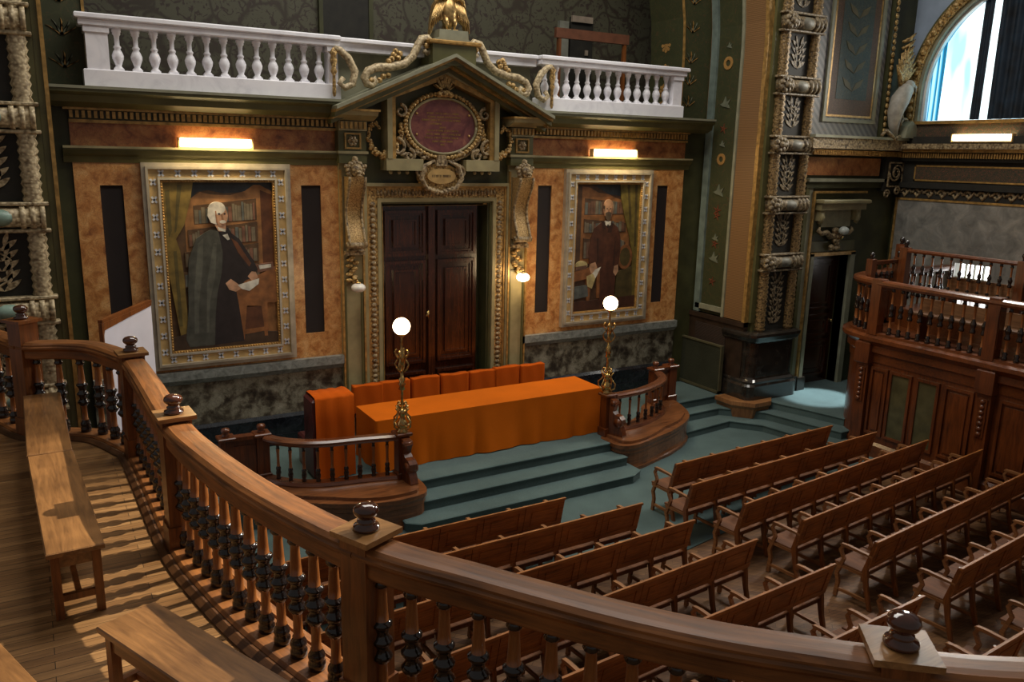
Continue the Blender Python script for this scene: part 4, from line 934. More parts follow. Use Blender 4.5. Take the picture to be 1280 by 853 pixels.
# ================================================================== CARVED PILASTERS ON THE GREAT PIERS
def leaf_poly(x, z, L, w, ang):
    P = []
    for k in range(9):
        t = k/8; P.append((t*L, w*sin(pi*t)**.8))
    for k in range(7, 0, -1):
        t = k/8; P.append((t*L, -w*sin(pi*t)**.8))
    return [(x+a*cos(ang)-b*sin(ang), z+a*sin(ang)+b*cos(ang)) for a, b in P]
def carved_pilaster(x0, x1, z0, z1, label, G1, G2, boss, ext=0):
    t = thing('carved_pilaster', label, 'pilaster', ((x0+x1)/2, YF, z0))
    m = M(); m.box(x0-.06, x1+.06, YF-.05, YF, z0, z1); m.build('pilaster_ground', OLIVE, t)
    m = M(); m.box(x0+.2, x1-.2, YF-.07, YF-.04, z0, z1); m.build('dark_field', DKP, t)
    for x in (x0+.10, x1-.10):
        prof = []; z = z0; k = 0
        while z < z1:
            prof.append((.085+.022*(k % 2), z)); z += .045; k += 1
        m = M(); m.lathe(prof, (x, YF-.09, 0), 12); m.build('colonnette', G1, t)
    bz = [q for q in (1.0, 2.05, 3.10, 4.17, 5.26, 6.30, 7.38, 8.45, 9.5) if z0+.3 < q < z1-.2]
    for z in bz:
        m = M()
        m.cbox(x0-.05, x1+.05, YF-.20, YF, z+.13, z+.17, .01); m.cbox(x0-.05, x1+.05, YF-.20, YF, z-.17, z-.13, .01)
        m.tube([(x0+.0, YF-.13, z), (x1-.0, YF-.13, z)], .115, 12)
        for x in (x0+.08, x0+.22, x1-.22, x1-.12, x1-.02): m.tube([(x-.025, YF-.13, z), (x+.025, YF-.13, z)], .14, 12)
        m.build('carved_collar', G2, t)
        m = M(); 
        for q in range(7):
            a = 2*pi*q/7; m.ball((x0+.06+.10*cos(a), YF-.24, z+.10*sin(a)), (.055, .05, .055), 7, 5)
        m.ball((x0+.06, YF-.28, z), .06, 8, 5); m.build('rosette', G2, t)
        m = M(); m.ball(((x0+x1)/2+.03, YF-.16, z), (.19, .12, .10), 14, 8); m.build('collar_boss', boss, t)
    m = M(); xc = (x0+x1)/2
    z = z0+.12
    while z < z1-.1:
        if any(abs(z+.05-q) <= .26 for q in bz) and m.v: m.build('leaf_ornament', G2, t); m = M()
        if all(abs(z+.05-q) > .26 for q in bz):
            for s_ in (-1, 1):
                m.prism(leaf_poly(xc, z, .22, .032, pi/2 - s_*.95), YF-.085, YF-.068, 'y'); m.prism(leaf_poly(xc+s_*.04, z+.06, .16, .025, pi/2 - s_*.35), YF-.085, YF-.068, 'y')
            m.tube([(xc+.10*sin(z*9+q*.5), YF-.075, z+q*.03) for q in range(6)], .013, 5)
        z += .115
    if m.v: m.build('leaf_ornament', G2, t)
    return t
carved_pilaster(5.98, 6.94, 1.78, 9.2, 'carved gilt pilaster on the dark pedestal right of the great arch', carved('dull_gilt', (.055,.032,.012), (.36,.23,.09), 34, .45, .2), carved('dull_tan', (.06,.04,.02), (.34,.26,.15), 26, .5), plain('grey_boss', (.20,.19,.15), .5, 0, .2, 8))
carved_pilaster(-6.62, -5.66, .45, 8.6, 'carved tan and verdigris pilaster at the left edge of the great arch', GILTL, GILTL, plain('verdigris_boss', (.25,.36,.29), .4, 0, .2, 8))
m = M(); m.box(-5.60, -5.50, -1.56, -1.0, .45, 9, 0); m.box(-5.535, -5.495, -1.60, -1.54, .45, 9, 1); struct(m, 'trim_left_pier_edge', [OLIVE, GOLDP])
m = M(); m.box(5.86, 5.94, -1.56, -1.5, 1.95, 9, 0); m.box(7.0, 7.02, -1.54, -1.5, 1.78, 9, 0); struct(m, 'trim_right_pier_edge', [OLIVE])
# dark pedestal below the right pilaster
def rrect(x0, x1, y0, y1, r, n=5):
    P = []
    for cx_, cy_, a0 in ((x0+r, y0+r, pi), (x1-r, y0+r, 1.5*pi), (x1-.001, y1-.001, 0), (x0+.001, y1-.001, .5*pi)):
        if cy_ == y1-.001: P.append((cx_, cy_)); continue
        for k in range(n+1): P.append((cx_+r*cos(a0+pi/2*k/n), cy_+r*sin(a0+pi/2*k/n)))
    return P
pd_ = thing('pier_pedestal', 'glossy dark brown rounded pedestal under the carved right pilaster', 'pedestal', (6.4, -1.55, .45))
def lofted(m, levels, y1, r=.16):
    n = None; v = []
    for z, g in levels:
        P = rrect(5.78-g, 7.0+g, -1.72-g, y1, r); n = len(P); v += [(p[0], p[1], z) for p in P]
    f = [tuple(reversed(range(n))), tuple(range((len(levels)-1)*n, len(levels)*n))]
    for q in range(len(levels)-1):
        for k in range(n): f.append((q*n+k, q*n+(k+1) % n, (q+1)*n+(k+1) % n, (q+1)*n+k))
    return m.add(v, f, 0, False)
m = M(); lofted(m, [(.45,.08),(.74,.08),(.78,.05),(.82,.05),(.86,.01),(.90,.0)], -1.0); m.build('base', BLKP, pd_)
m = M(); lofted(m, [(.90,.0),(1.58,.0)], -1.0); m.build('die', BLKP, pd_)
m = M(); lofted(m, [(1.58,.02),(1.62,.06),(1.70,.09),(1.75,.09),(1.78,.04)], -1.0); m.build('cap', BLKP, pd_)
m = M(); 
def loft2(m, levels, mi=0):
    n = len(levels[0][1]); v = []
    for z, P in levels: v += [(p[0], p[1], z) for p in P]
    f = [tuple(reversed(range(n))), tuple(range((len(levels)-1)*n, len(levels)*n))]
    for q in range(len(levels)-1):
        for k in range(n): f.append((q*n+k, q*n+(k+1) % n, (q+1)*n+(k+1) % n, (q+1)*n+k))
    return m.add(v, f, mi)
def foot(g): return [(5.45+g,-1.30),(5.45+g,-1.62),(5.72+g*.5,-1.98+g),(6.16,-1.98+g),(6.35-g,-1.80),(6.35-g,-1.2),(5.45+g,-1.2)]
loft2(m, [(0.0, foot(.10)), (.10, foot(.10)), (.34, foot(.05)), (.40, foot(.0)), (.475, foot(.0))])
tag(m.build('wooden_corner_foot', wood('light_foot_oak', (.16,.06,.02), (.42,.20,.075), 'z', 1, .35)), 'light oak corner block projecting from the steps under the dark pedestal', 'corner block')
# folding screen and radiator cover at the reveal
t = thing('folding_screen', 'low brown-green fabric screen standing against the arch reveal', 'screen', (5.6, -.4, .46))
m = M(); m.box(5.60, 5.64, -1.12, .0, .52, 1.40); m.build('fabric_panel', SCREENF, t)
m = M(); m.box(5.585, 5.655, -1.14, .0, 1.40, 1.43); m.box(5.585, 5.655, -1.14, -1.11, .47, 1.40); m.box(5.585, 5.655, -1.14, .0, .47, .52); m.build('screen_edge', plain('screen_edge_wood', (.08, .07, .035), .5), t)

# ---------------------------------------------------------------- right-hand door with its carved head
t = thing('side_door', 'dark wooden side door in the bay right of the dark pedestal', 'door', (8.0, -1.2, .45))
m = M(); m.box(7.45, 8.55, -1.28, -1.22, .45, 3.15); dl = m.build('door_leaf', DOORW, t)
for z0, z1 in ((2.0, 3.05), (1.45, 1.9), (.6, 1.35)):
    m = M(); m.ring(7.56, 8.44, z0, z1, .05, -1.31, -1.28); m.ring(7.68, 8.32, z0+.12, z1-.12, .03, -1.30, -1.28); m.build('door_panel', DOORW, dl)
m = M(); m.ball((8.46, -1.33, 1.75), .035, 8, 6); m.build('knob', BRASS, t)
t = thing('carved_lintel', 'small olive lintel with gilt carved bracket above the side door', 'lintel', (7.95, -1.55, 3.3))
m = M(); m.cbox(7.32, 8.72, -1.78, -1.5, 4.18, 4.26, .02); m.box(7.36, 8.68, -1.70, -1.5, 4.06, 4.18); m.build('shelf_cornice', STONEC, t)
m = M(); m.box(7.56, 8.42, -1.56, -1.5, 3.72, 4.06); m.build('tablet', plain('tan_tablet', (.26, .24, .14), .5), t)
for x in (7.46, 8.52):
    m = M(); m.box(x-.06, x+.06, -1.66, -1.5, 3.85, 4.06); m.tube([(x, -1.62, 4.02), (x, -1.66, 3.92), (x, -1.60, 3.80)], .045, 8); m.build('side_bracket', STONEC, t)
m = M()
for s_ in (-1, 1):
    m.tube([(7.95+s_*.10, -1.58, 3.52), (7.95+s_*.25, -1.60, 3.62), (7.95+s_*.40, -1.60, 3.60), (7.95+s_*.50, -1.60, 3.66), (7.95+s_*.46, -1.60, 3.72)], [.06, .055, .05, .04, .02], 8)
for k in range(12): m.ball((7.95+random.uniform(-.14, .14), -1.6, 3.30+random.uniform(0, .38)), (.07, .06, .06), 7, 5)
m.build('carved_bracket', GILT, t)
m = M(); m.box(7.34, 8.66, -1.53, -1.5, 3.24, 3.44); m.build('frieze_board', OLIVE, t)
t = thing('wall_sconce', 'small unlit glass wall lamp over the side door', 'wall lamp', (8.02, -1.7, 3.6))
m = M(); m.tube([(8.0,-1.62,3.5),(8.0,-1.74,3.50),(8.0,-1.76,3.56)], .014, 6); m.build('bracket', BRASS, t)
m = M(); m.ball((8.0, -1.76, 3.66), (.10, .10, .085), 14, 9); m.build('globe', plain('frosted_glass', (.45, .48, .44), .12), t)
# shell sculpture in the corner
t = thing('shell_sculpture', 'pale bird-like shell ornament crowned with gilt leaves in the corner by the arched window', 'sculpture', (9.25, -1.7, 5.47))
m = M(); m.tube([(9.27,-1.72,5.48),(9.17,-1.74,5.7),(9.14,-1.76,5.95),(9.22,-1.78,6.2),(9.38,-1.78,6.42),(9.42,-1.78,6.5)], [.05,.10,.15,.18,.14,.06], 12)
m.ball((9.42, -1.80, 6.48), (.12, .10, .10), 12, 8); m.tube([(9.5,-1.8,6.50),(9.60,-1.82,6.44),(9.62,-1.82,6.36)], [.05,.03,.008], 8); m.build('shell_body', TANC, t)
m = M()
for k in range(9):
    a = pi/2 + (k-4)*.2; L = .75-.05*abs(k-4); m.tube([(9.28, -1.72, 6.45), (9.28+.5*L*cos(a)*.6, -1.76, 6.45+.55*L*sin(a)), (9.28+L*cos(a)*.8, -1.80, 6.45+L*sin(a))], [.05, .06, .01], 6)
for k in range(5): m.tube([(9.2,-1.7,6.8+k*.12),(9.32,-1.78,6.86+k*.12),(9.44,-1.80,6.98+k*.12)], [.03,.045,.008], 6)
m.build('leaf_crest', GOLDC, t)
m = M(); P = spiral(9.5, 5.72, .18, .04, -pi/2, 1.1); m.tube([(x, -1.72, z) for x, z in P], .035, 7); m.tube([(9.34,-1.7,5.5),(9.45,-1.72,5.8),(9.40,-1.72,6.0)], .03, 6); m.build('side_scroll', GILT, t)
for s_, cx_, lab in ((1, 9.62, 'curved'), (-1, 9.0, 'curved')):
    m = M()
    if s_ > 0: m.prism([(9.35,5.47),(9.40,5.70),(9.52,5.80),(9.66,5.72),(9.78,5.52),(9.8,5.47)], -1.9, -1.5, 'y')
    else: m.tube([(8.75,-1.8,5.50),(8.88,-1.8,5.60),(9.02,-1.8,5.52),(9.15,-1.8,5.44),(9.32,-1.8,5.50)], [.03,.04,.045,.04,.03], 8)
    m.build('base_scroll', STONEP if s_ > 0 else GILT, t)

# ================================================================== TABLE, CHAIRS, LAMPS ON THE PLATFORM
tb = thing('cloth_covered_table', 'long table under an orange felt cloth on the platform', 'table', (.2, -1.45, .45))
tx0, tx1, ty0, ty1, tz = -1.80, 2.20, -1.86, -1.04, 1.21
m = M(); m.box(tx0+.02, tx1-.02, ty0+.02, ty1-.02, tz-.045, tz-.006); m.build('table_top', REDX, tb)
for x in (tx0+.12, .2, tx1-.12):
    for y in (ty0+.1, ty1-.1):
        m = M(); m.cbox(x-.03, x+.03, y-.03, y+.03, .451, tz-.045, .004); m.build('leg', REDW, tb)
tc_ = M(); nx, ny = 60, 14
v = [(tx0+(tx1-tx0)*i/nx, ty0+(ty1-ty0)*j/ny, tz+.002*sin(i*.9)*sin(j*1.3)) for j in range(ny+1) for i in range(nx+1)]
tc_.add(v, [(j*(nx+1)+i, j*(nx+1)+i+1, (j+1)*(nx+1)+i+1, (j+1)*(nx+1)+i) for j in range(ny) for i in range(nx)], 0, True)
per = []
step = .04
for (a, b) in (((tx0,ty0),(tx1,ty0)), ((tx1,ty0),(tx1,ty1)), ((tx1,ty1),(tx0,ty1)), ((tx0,ty1),(tx0,ty0))):
    L = sqrt((a[0]-b[0])**2+(a[1]-b[1])**2); n = int(L/step)
    for k in range(n): per.append((a[0]+(b[0]-a[0])*k/n, a[1]+(b[1]-a[1])*k/n))
np_ = len(per); v = []; nz = 12
for j in range(nz+1):
    t_ = j/nz
    for k, (x, y) in enumerate(per):
        w = (sin(x*3.1+.6)+.6*sin(x*7.3+1)+.35*sin(x*14+y*9))*.5
        ox = oy = 0; am = .10*t_**1.3*w + .012*t_
        if abs(y-ty0) < .02: oy = -abs(am)-.015*t_
        elif abs(x-tx1) < .02: ox = .02*t_+.015*t_*sin(y*16)
        elif abs(y-ty1) < .02: oy = abs(am)*.5
        else: ox = -.02*t_-.015*t_*sin(y*16)
        sg = .02*(1-cos(pi*t_))*(1 if j else 0)
        v.append((x+ox, y+oy, tz-(tz-.456)*t_ + (.006*t_*(1+sin(x*2.2+1)) if abs(y-ty0) < .02 else 0)))
tc_.add(v, [(j*np_+k, (j+1)*np_+k, (j+1)*np_+(k+1) % np_, j*np_+(k+1) % np_) for j in range(nz) for k in range(np_)], 0, True)
tag(tc_.build('tablecloth', ORANGE), 'orange felt cloth hanging to the floor over the long table', 'tablecloth')

def draped_chair(xc, yc, label, rz=0.0, w=.47, h=.93, group='orange draped chairs behind the table'):
    t = thing('draped_chair', label, 'chair', (xc, yc, .452), rz, group)
    m = M(); m.cbox(-w/2+.02, w/2-.02, -.24, .24, .40, .46, .015); local(m, t); m.build('seat', MAROON, t)
    for sx in (-1, 1):
        for sy in (-1, 1):
            m = M(); m.cbox(sx*(w/2-.05)-.02, sx*(w/2-.05)+.02, sy*.2-.02, sy*.2+.02, 0, .40, .003); local(m, t); m.build('leg', REDW, t)
    m = M(); m.cbox(-w/2+.015, w/2-.015, .18, .25, .40, h-.02, .012); local(m, t); m.build('backrest', MAROON, t)
    # cloth sleeve over the back
    m = M(); n = 16; v = []
    cols = [(-w/2, .15), (w/2, .15), (w/2, .275), (-w/2, .275)]
    rows_ = (.50, .62, .78, h-.01, h+.005)
    for z in rows_:
        for sgn, y in ((0, .150), (1, .278)):
            for k in range(n+1):
                x = -w/2 + w*(k if sgn == 0 else n-k)/n; top = .006*sin(k*.5+xc*5)*(1 if z > .8 else .4)
                v.append((x, y+(.005*sin(k*.7+z*5+xc*9) if .01 < k/n < .99 else 0), z+(top if z > .8 else .02*sin(k*.8+xc))))
    q = 2*(n+1); f = []
    for j in range(len(rows_)-1):
        for k in range(q): f.append((j*q+k, j*q+(k+1) % q, (j+1)*q+(k+1) % q, (j+1)*q+k))
    b0 = (len(rows_)-1)*q
    for k in range(n): f.append((b0+k, b0+k+1, b0+q-2-k, b0+q-1-k))
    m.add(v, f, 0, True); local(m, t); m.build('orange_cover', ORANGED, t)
    return t
names8 = ['leftmost', 'second', 'third', 'fourth', 'fifth', 'sixth', 'seventh', 'rightmost']
for k, xc in enumerate((-1.44, -.96, -.43, .09, .62, 1.12, 1.63)):
    lab = ['orange draped chair nearest the tall maroon armchair, behind the table', 'second orange draped chair from the left behind the table', 'third orange draped chair from the left behind the table', 'middle orange draped chair behind the long table', 'third orange draped chair from the right behind the table', 'second orange draped chair from the right behind the table', 'rightmost orange draped chair behind the table'][k]
    draped_chair(xc, -.74, lab, radians(random.uniform(-4, 4)), .485, .925+random.uniform(-.01, .01))
t = thing('draped_armchair', 'high-backed maroon leather armchair draped with orange felt, left of the table', 'armchair', (-2.4, -1.62, .452))
m = M(); m.cbox(-2.70, -2.10, -1.80, -1.40, .47, 1.62, .03); m.build('backrest', MAROON, t)
m = M(); m.cbox(-2.68, -2.12, -1.42, -.95, .75, .92, .03); m.build('seat', MAROON, t)
for x in (-2.67, -2.17):
    m = M(); m.cbox(x, x+.05, -1.40, -.96, .452, .78, .004); m.build('side_board', REDW, t)
m = M(); n = 12; v = []
for z, y in ((.46, -1.835), (.9, -1.828), (1.3, -1.822), (1.615, -1.82), (1.65, -1.80), (1.66, -1.6), (1.655, -1.41), (1.60, -1.385), (1.1, -1.385)):
    for k in range(n+1): v.append((-2.66+.56*k/n, y-.008*sin(k*1.3+z*2), z+.008*sin(k*1.9)))
m.add(v, [(j*(n+1)+k, j*(n+1)+k+1, (j+1)*(n+1)+k+1, (j+1)*(n+1)+k) for j in range(8) for k in range(n)], 0, True)
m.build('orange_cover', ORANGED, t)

# curved balustrades of the platform
ROSB = [(.030,0,1),(.034,.02,1),(.026,.04,1),(.034,.07,1),(.036,.10,1),(.028,.125,1),(.034,.15,1),(.034,.17,1),(.022,.19,0),(.018,.28,0),(.020,.38,0),(.026,.45,1),(.018,.47,1),(.024,.50,1),(.03,.52,1)]
def rostra(side, path, plinth_in, plinth_out, n1, n2, nlamp, scroll_dir, nb):
    t = thing('platform_balustrade', 'curved dark wood balustrade '+('left' if side == 'left' else 'right')+' of the orange table', 'balustrade', (path[0][0], path[0][1], 0))
    P = spline(path, 8)
    m = M(); loft2(m, [(0, plinth_out(.05)), (.06, plinth_out(.05)), (.08, plinth_out(.02)), (.12, plinth_out(.0)), (.30, plinth_out(.0)), (.315, plinth_out(.02)), (.36, plinth_out(.02)), (.40, plinth_out(.05)), (.455, plinth_out(.05)), (.458, plinth_out(-.09)), (.505, plinth_out(-.10))]); pl = m.build('plinth', wood('plinth_oak', (.055,.018,.007), (.27,.10,.034), 'x', 1, .3, coat=.3), t)
    m = M(); m.sweep(P, [(-.10,.455),(.10,.455),(.10,.52),(.075,.56),(-.075,.56),(-.10,.52)]); m.build('base_rail', ROSTW, t)
    m = M(); m.sweep(P, [(-.065,1.07),(.065,1.07),(.085,1.10),(.085,1.13),(.05,1.155),(-.05,1.155),(-.085,1.13),(-.085,1.10)]); m.build('handrail', ROSTW, t)
    Q = resample(P, count=nb)
    for k in range(1, nb+0):
        p = Q[k][0]; m = M(); m.lathe([(a, .56+z*.97, i) for a, z, i in ROSB], (p.x, p.y, 0), 12); m.build('baluster', [SHAFT, EBON], t)
    for (x, y), fin in ((nlamp, 0), (n1, 1), (n2, 1)):
        m = M(); m.cbox(x-.085, x+.085, y-.085, y+.085, .45, 1.16, .006); m.cbox(x-.105, x+.105, y-.105, y+.105, .45, .60, .012); m.cbox(x-.115, x+.115, y-.115, y+.115, 1.13, 1.18, .012)
        nw = m.build('newel_post', REDW, t)
        if fin:
            m = M(); m.lathe([(.05,1.18),(.055,1.195),(.03,1.21),(.05,1.23),(.062,1.26),(.05,1.29),(.0,1.305)], (x, y, 0), 14); m.build('finial', EBON if False else REDW, nw)
    x, y = nlamp
    dx, dy = scroll_dir
    m = M(); prof = [(.08,.46),(.34,.46),(.36,.52),(.33,.60),(.30,.66),(.33,.72),(.33,.79),(.28,.84),(.20,.86),(.15,.90),(.17,.97),(.20,1.03),(.17,1.09),(.08,1.12)]
    a = atan2(dy, dx); Rz = Matrix.Rotation(a, 3, 'Z')
    m.prism(prof, -.06, .06, 'y'); m.tube([(.255,-.075,.73),(.255,.075,.73)], .075, 12); m.tube([(.15,-.07,1.04),(.15,.07,1.04)], .045, 10)
    m.xform(lambda p: Rz @ p + Vector((x, y, 0))); m.build('scroll_bracket', REDW, t)
    # panelled end between the two far newels
    (ax, ay), (bx, by) = n1, n2; ang = atan2(by-ay, bx-ax); L = sqrt((bx-ax)**2+(by-ay)**2)
    m = M(); m.obox(((ax+bx)/2, (ay+by)/2, .80), L, .07, .66, ang); m.obox(((ax+bx)/2, (ay+by)/2, 1.14), L, .14, .05, ang); m.obox(((ax+bx)/2, (ay+by)/2, .82), L*.62, .10, .42, ang); m.build('panelled_end', REDW, t)
    return t
lo = [(-1.42,-2.86),(-1.75,-2.95),(-2.15,-2.93),(-2.6,-2.72),(-3.1,-2.40),(-3.5,-2.0),(-3.98,-1.80),(-3.98,-1.30),(-3.3,-1.30),(-2.9,-1.8),(-2.3,-2.02),(-1.42,-2.1)]
ro = [(2.02,-2.10),(2.02,-2.30),(2.06,-2.66),(2.45,-2.68),(2.95,-2.50),(3.45,-2.32),(3.9,-2.10),(4.22,-1.80),(4.40,-1.45),(4.56,-1.0),(3.8,-.95),(3.4,-1.5),(2.9,-1.75)]
def chaikin(poly, n=2):
    for _ in range(n):
        q = []
        for k in range(len(poly)):
            a, b = poly[k], poly[(k+1) % len(poly)]; q += [(a[0]*.75+b[0]*.25, a[1]*.75+b[1]*.25), (a[0]*.25+b[0]*.75, a[1]*.25+b[1]*.75)]
        poly = q
    return poly
def grow(poly):
    poly = chaikin(poly)
    cx_ = sum(p[0] for p in poly)/len(poly); cy_ = sum(p[1] for p in poly)/len(poly)
    def fn(g): return [(p[0]+(p[0]-cx_)/max(abs(p[0]-cx_)+abs(p[1]-cy_), .01)*g, p[1]+(p[1]-cy_)/max(abs(p[0]-cx_)+abs(p[1]-cy_), .01)*g) for p in poly]
    return fn
rostra('left', [(-1.62,-2.34),(-2.12,-2.22),(-2.60,-2.14),(-2.92,-2.0),(-3.15,-1.80),(-3.28,-1.60)], None, grow(lo[::-1]), (-3.33,-1.50), (-3.80,-1.48), (-1.60,-2.34), (.1,-1), 10)
rostra('right', [(2.20,-2.08),(2.65,-2.06),(3.02,-1.98),(3.45,-1.80),(3.75,-1.58),(3.92,-1.28)], None, grow(ro), (3.97,-1.12), (4.40,-1.05), (2.16,-2.08), (.35,-1), 9)
# brass standard lamps with lit globes
def lamp_post(x, y, label):
    t = thing('globe_lamp', label, 'lamp', (x, y, 1.18))
    z0 = 1.18
    m = M(); m.lathe([(.085,0),(.09,.02),(.06,.05),(.075,.09),(.08,.13),(.05,.17),(.035,.22),(.05,.26),(.055,.30),(.03,.34)], (x, y, z0), 16); m.build('base', BRASS, t)
    m = M()
    for k in range(4):
        a = pi/2*k+.4
        m.tube([(x+cos(a)*rr, y+sin(a)*rr, z0+zz) for rr, zz in ((.04,.10),(.10,.06),(.15,.10),(.16,.18),(.11,.22),(.07,.28),(.09,.33),(.12,.36))], .013, 6)
        m.tube([(x+cos(a)*rr, y+sin(a)*rr, z0+zz) for rr, zz in ((.03,.34),(.07,.36),(.09,.40),(.06,.43),(.03,.40))], .011, 6)
    m.build('base_scrolls', BRASS, t)
    m = M(); m.lathe([(.022,.34),(.018,.52),(.02,.60),(.05,.62),(.032,.66),(.055,.69),(.032,.72),(.05,.76),(.022,.79),(.018,.95),(.03,.98),(.045,1.03),(.04,1.10),(.025,1.15),(.015,1.2),(.013,1.34),(.03,1.36),(.06,1.385),(.062,1.40)], (x, y, z0), 14); m.build('stem', BRASS, t)
    m = M()
    for k in range(4):
        a = pi/2*k+.8
        m.tube([(x+cos(a)*rr, y+sin(a)*rr, z0+zz) for rr, zz in ((.02,.86),(.07,.90),(.10,.97),(.07,1.02),(.05,1.05),(.08,1.10),(.10,1.14),(.07,1.18))], .012, 6)
    m.build('upper_scrolls', BRASS, t)
    m = M(); m.ball((x, y, z0+1.50), .118, 20, 14); m.build('globe', GLOBE, t)
lamp_post(-1.60, -2.36, 'brass lamp with lit globe on the balustrade post left of the table')
lamp_post(2.14, -2.06, 'brass lamp with lit globe on the balustrade post right of the table')

# white board leaning between gallery and marble wall
t = thing('white_panel', 'tall white panel with brown top edge standing left of the caped portrait', 'panel', (-4.86, -1.42, .45))
p0 = Vector((-5.19, -2.01)); p1 = Vector((-4.53, -.83)); d = (p1-p0).normalized(); q = Vector((-d.y, d.x))
m = M(); v = [p0, p1, p1+q*.03, p0+q*.03]; m.prism([tuple(a) for a in v], .45, 2.96, 'z'); m.build('board', WHP, t)
m = M(); v = [p0-d*.02-q*.004, p1+d*.02-q*.004, p1+d*.02+q*.05, p0-d*.02+q*.05]; m.prism([tuple(a) for a in v], 2.96, 3.0, 'z')
v0 = p0-q*.006; v1 = p1-q*.006; mid = (v0+v1)/2
m.add([(v0.x,v0.y,2.96),(v1.x,v1.y,2.96),(v1.x,v1.y,2.925),(mid.x,mid.y,2.90),(v0.x+.01,v0.y+.02,2.87),(v0.x,v0.y,2.80)], [(0,5,4,3,2,1)])
v = [p0-d*.03-q*.004, p0-q*.004, p0+q*.04, p0-d*.03+q*.04]; m.prism([tuple(a) for a in v], .45, 2.96, 'z'); m.build('wooden_edge', OAKZ, t)

# ================================================================== PEWS
SW = .56
def pew(p, q, label, blk):
    x0, y0 = p; x1, y1 = q; L = sqrt((x1-x0)**2+(y1-y0)**2); n = max(2, round(L/SW)); w = L/n; a = atan2(y1-y0, x1-x0)
    # the measured line is the back's top edge; the pew's own frame sits at floor level below it
    t = thing('pew', label, 'bench', (x0, y0, .0), a, 'pews in the '+blk+' block')
    def part(m, nm, mat): local(m, t); return m.build(nm, mat, t)
    Z = .012
    def back(zz): return -.0 + (.87-zz)*.22          # y of the back at height zz (leans towards the rear)
    m = M(); m.prism([(back(.87)-.014,.845),(back(.87)-.014,.87),(back(.87)+.012,.87),(back(.87)+.018,.845)], -.01, L+.01, 'x'); part(m, 'top_rail', BENCHW)
    for k in range(n):
        a0, a1 = k*w+.004, (k+1)*w-.004
        def slab_(m, u0, u1, z0, z1, d0, d1, mi=0):
            m.add([(u0,back(z0)+d0,z0),(u1,back(z0)+d0,z0),(u1,back(z1)+d0,z1),(u0,back(z1)+d0,z1),(u0,back(z0)+d1,z0),(u1,back(z0)+d1,z0),(u1,back(z1)+d1,z1),(u0,back(z1)+d1,z1)],
                  [(0,1,2,3),(7,6,5,4),(0,4,5,1),(1,5,6,2),(2,6,7,3),(3,7,4,0)], mi)
        m = M(); slab_(m, a0, a1, .50, .845, -.002, .010)
        slab_(m, a0, a0+.075, .50, .845, -.014, 0); slab_(m, a1-.075, a1, .50, .845, -.014, 0); slab_(m, a0+.07, a1-.07, .50, .555, -.014, 0); slab_(m, a0+.07, a1-.07, .79, .845, -.014, 0); slab_(m, a0+.105, a1-.105, .59, .755, -.009, 0)
        part(m, 'back_panel', BENCHP)
        m = M(); m.cbox(a0+.01, a1-.01, .10, .49, .415, .44, .006); m.box(a0+.03, a1-.03, .12, .14, .37, .415); m.box(a0+.03, a1-.03, .44, .46, .37, .415); part(m, 'seat', SEATW)
    for k in range(n+1):
        x = min(max(k*w, .02), L-.02)
        m = M(); m.prism([(back(.86)+.0,.86),(back(.86)+.035,.86),(back(.45)+.05,.45),(.10,.25),(.03,Z),(-.015,Z),(.05,.25),(back(.5)-.0,.5)], x-.018, x+.018, 'x'); part(m, 'rear_post', OAKZ)
        m = M(); ya = back(.68)
        m.prism([(ya,.645),(ya,.668),(ya+.30,.685),(ya+.38,.68),(ya+.40,.665),(ya+.38,.65)], x-.021, x+.021, 'x')
        m.prism([(ya+.34,.66),(ya+.375,.66),(ya+.41,.60),(ya+.36,.50),(ya+.39,.42),(ya+.43,.30),(ya+.40,.20),(ya+.42,Z),(ya+.375,Z),(ya+.36,.20),(ya+.385,.30),(ya+.345,.42),(ya+.32,.50),(ya+.375,.60)], x-.018, x+.018, 'x')
        m.box(x-.014, x+.014, .02, .45, .09, .125); m.box(x-.014, x+.014, .10, .47, .385, .42); part(m, 'armrest', ARMW)
    return t
LR = [((-4.4,-4.74),(-.43,-4.70)), ((-4.4,-5.38),(.32,-5.27)), ((-4.4,-6.17),(.56,-5.93)), ((-4.3,-7.05),(.84,-6.63)), ((-4.25,-7.80),(1.14,-7.43)), ((-4.0,-8.58),(1.38,-8.28)), ((-3.7,-9.42),(1.70,-9.10)), ((-3.3,-10.2),(1.9,-9.9))]
RR_ = [((1.58,-4.46),(4.96,-4.30)), ((1.27,-5.12),(5.33,-4.84)), ((1.44,-5.88),(5.72,-5.45)), ((1.72,-6.54),(6.06,-6.09)), ((1.99,-7.32),(6.15,-6.87)), ((2.25,-8.13),(6.15,-7.75)), ((2.45,-8.98),(6.1,-8.65))]
ordn = ['frontmost', 'second', 'third', 'fourth', 'fifth', 'sixth', 'seventh', 'eighth']
for k, (p, q) in enumerate(LR): pew(p, q, (ordn[k]+' row of wooden panelled pews in the left block' if k else 'frontmost left-block row of wooden panelled pews, nearest the carpeted steps')+('' if k == 0 else ', counted from the platform'), 'left')
for k, (p, q) in enumerate(RR_): pew(p, q, ('frontmost right-block row of wooden panelled pews, by the curved balustrade' if k == 0 else ordn[k]+' row of wooden panelled pews in the right block, counted from the platform'), 'right')

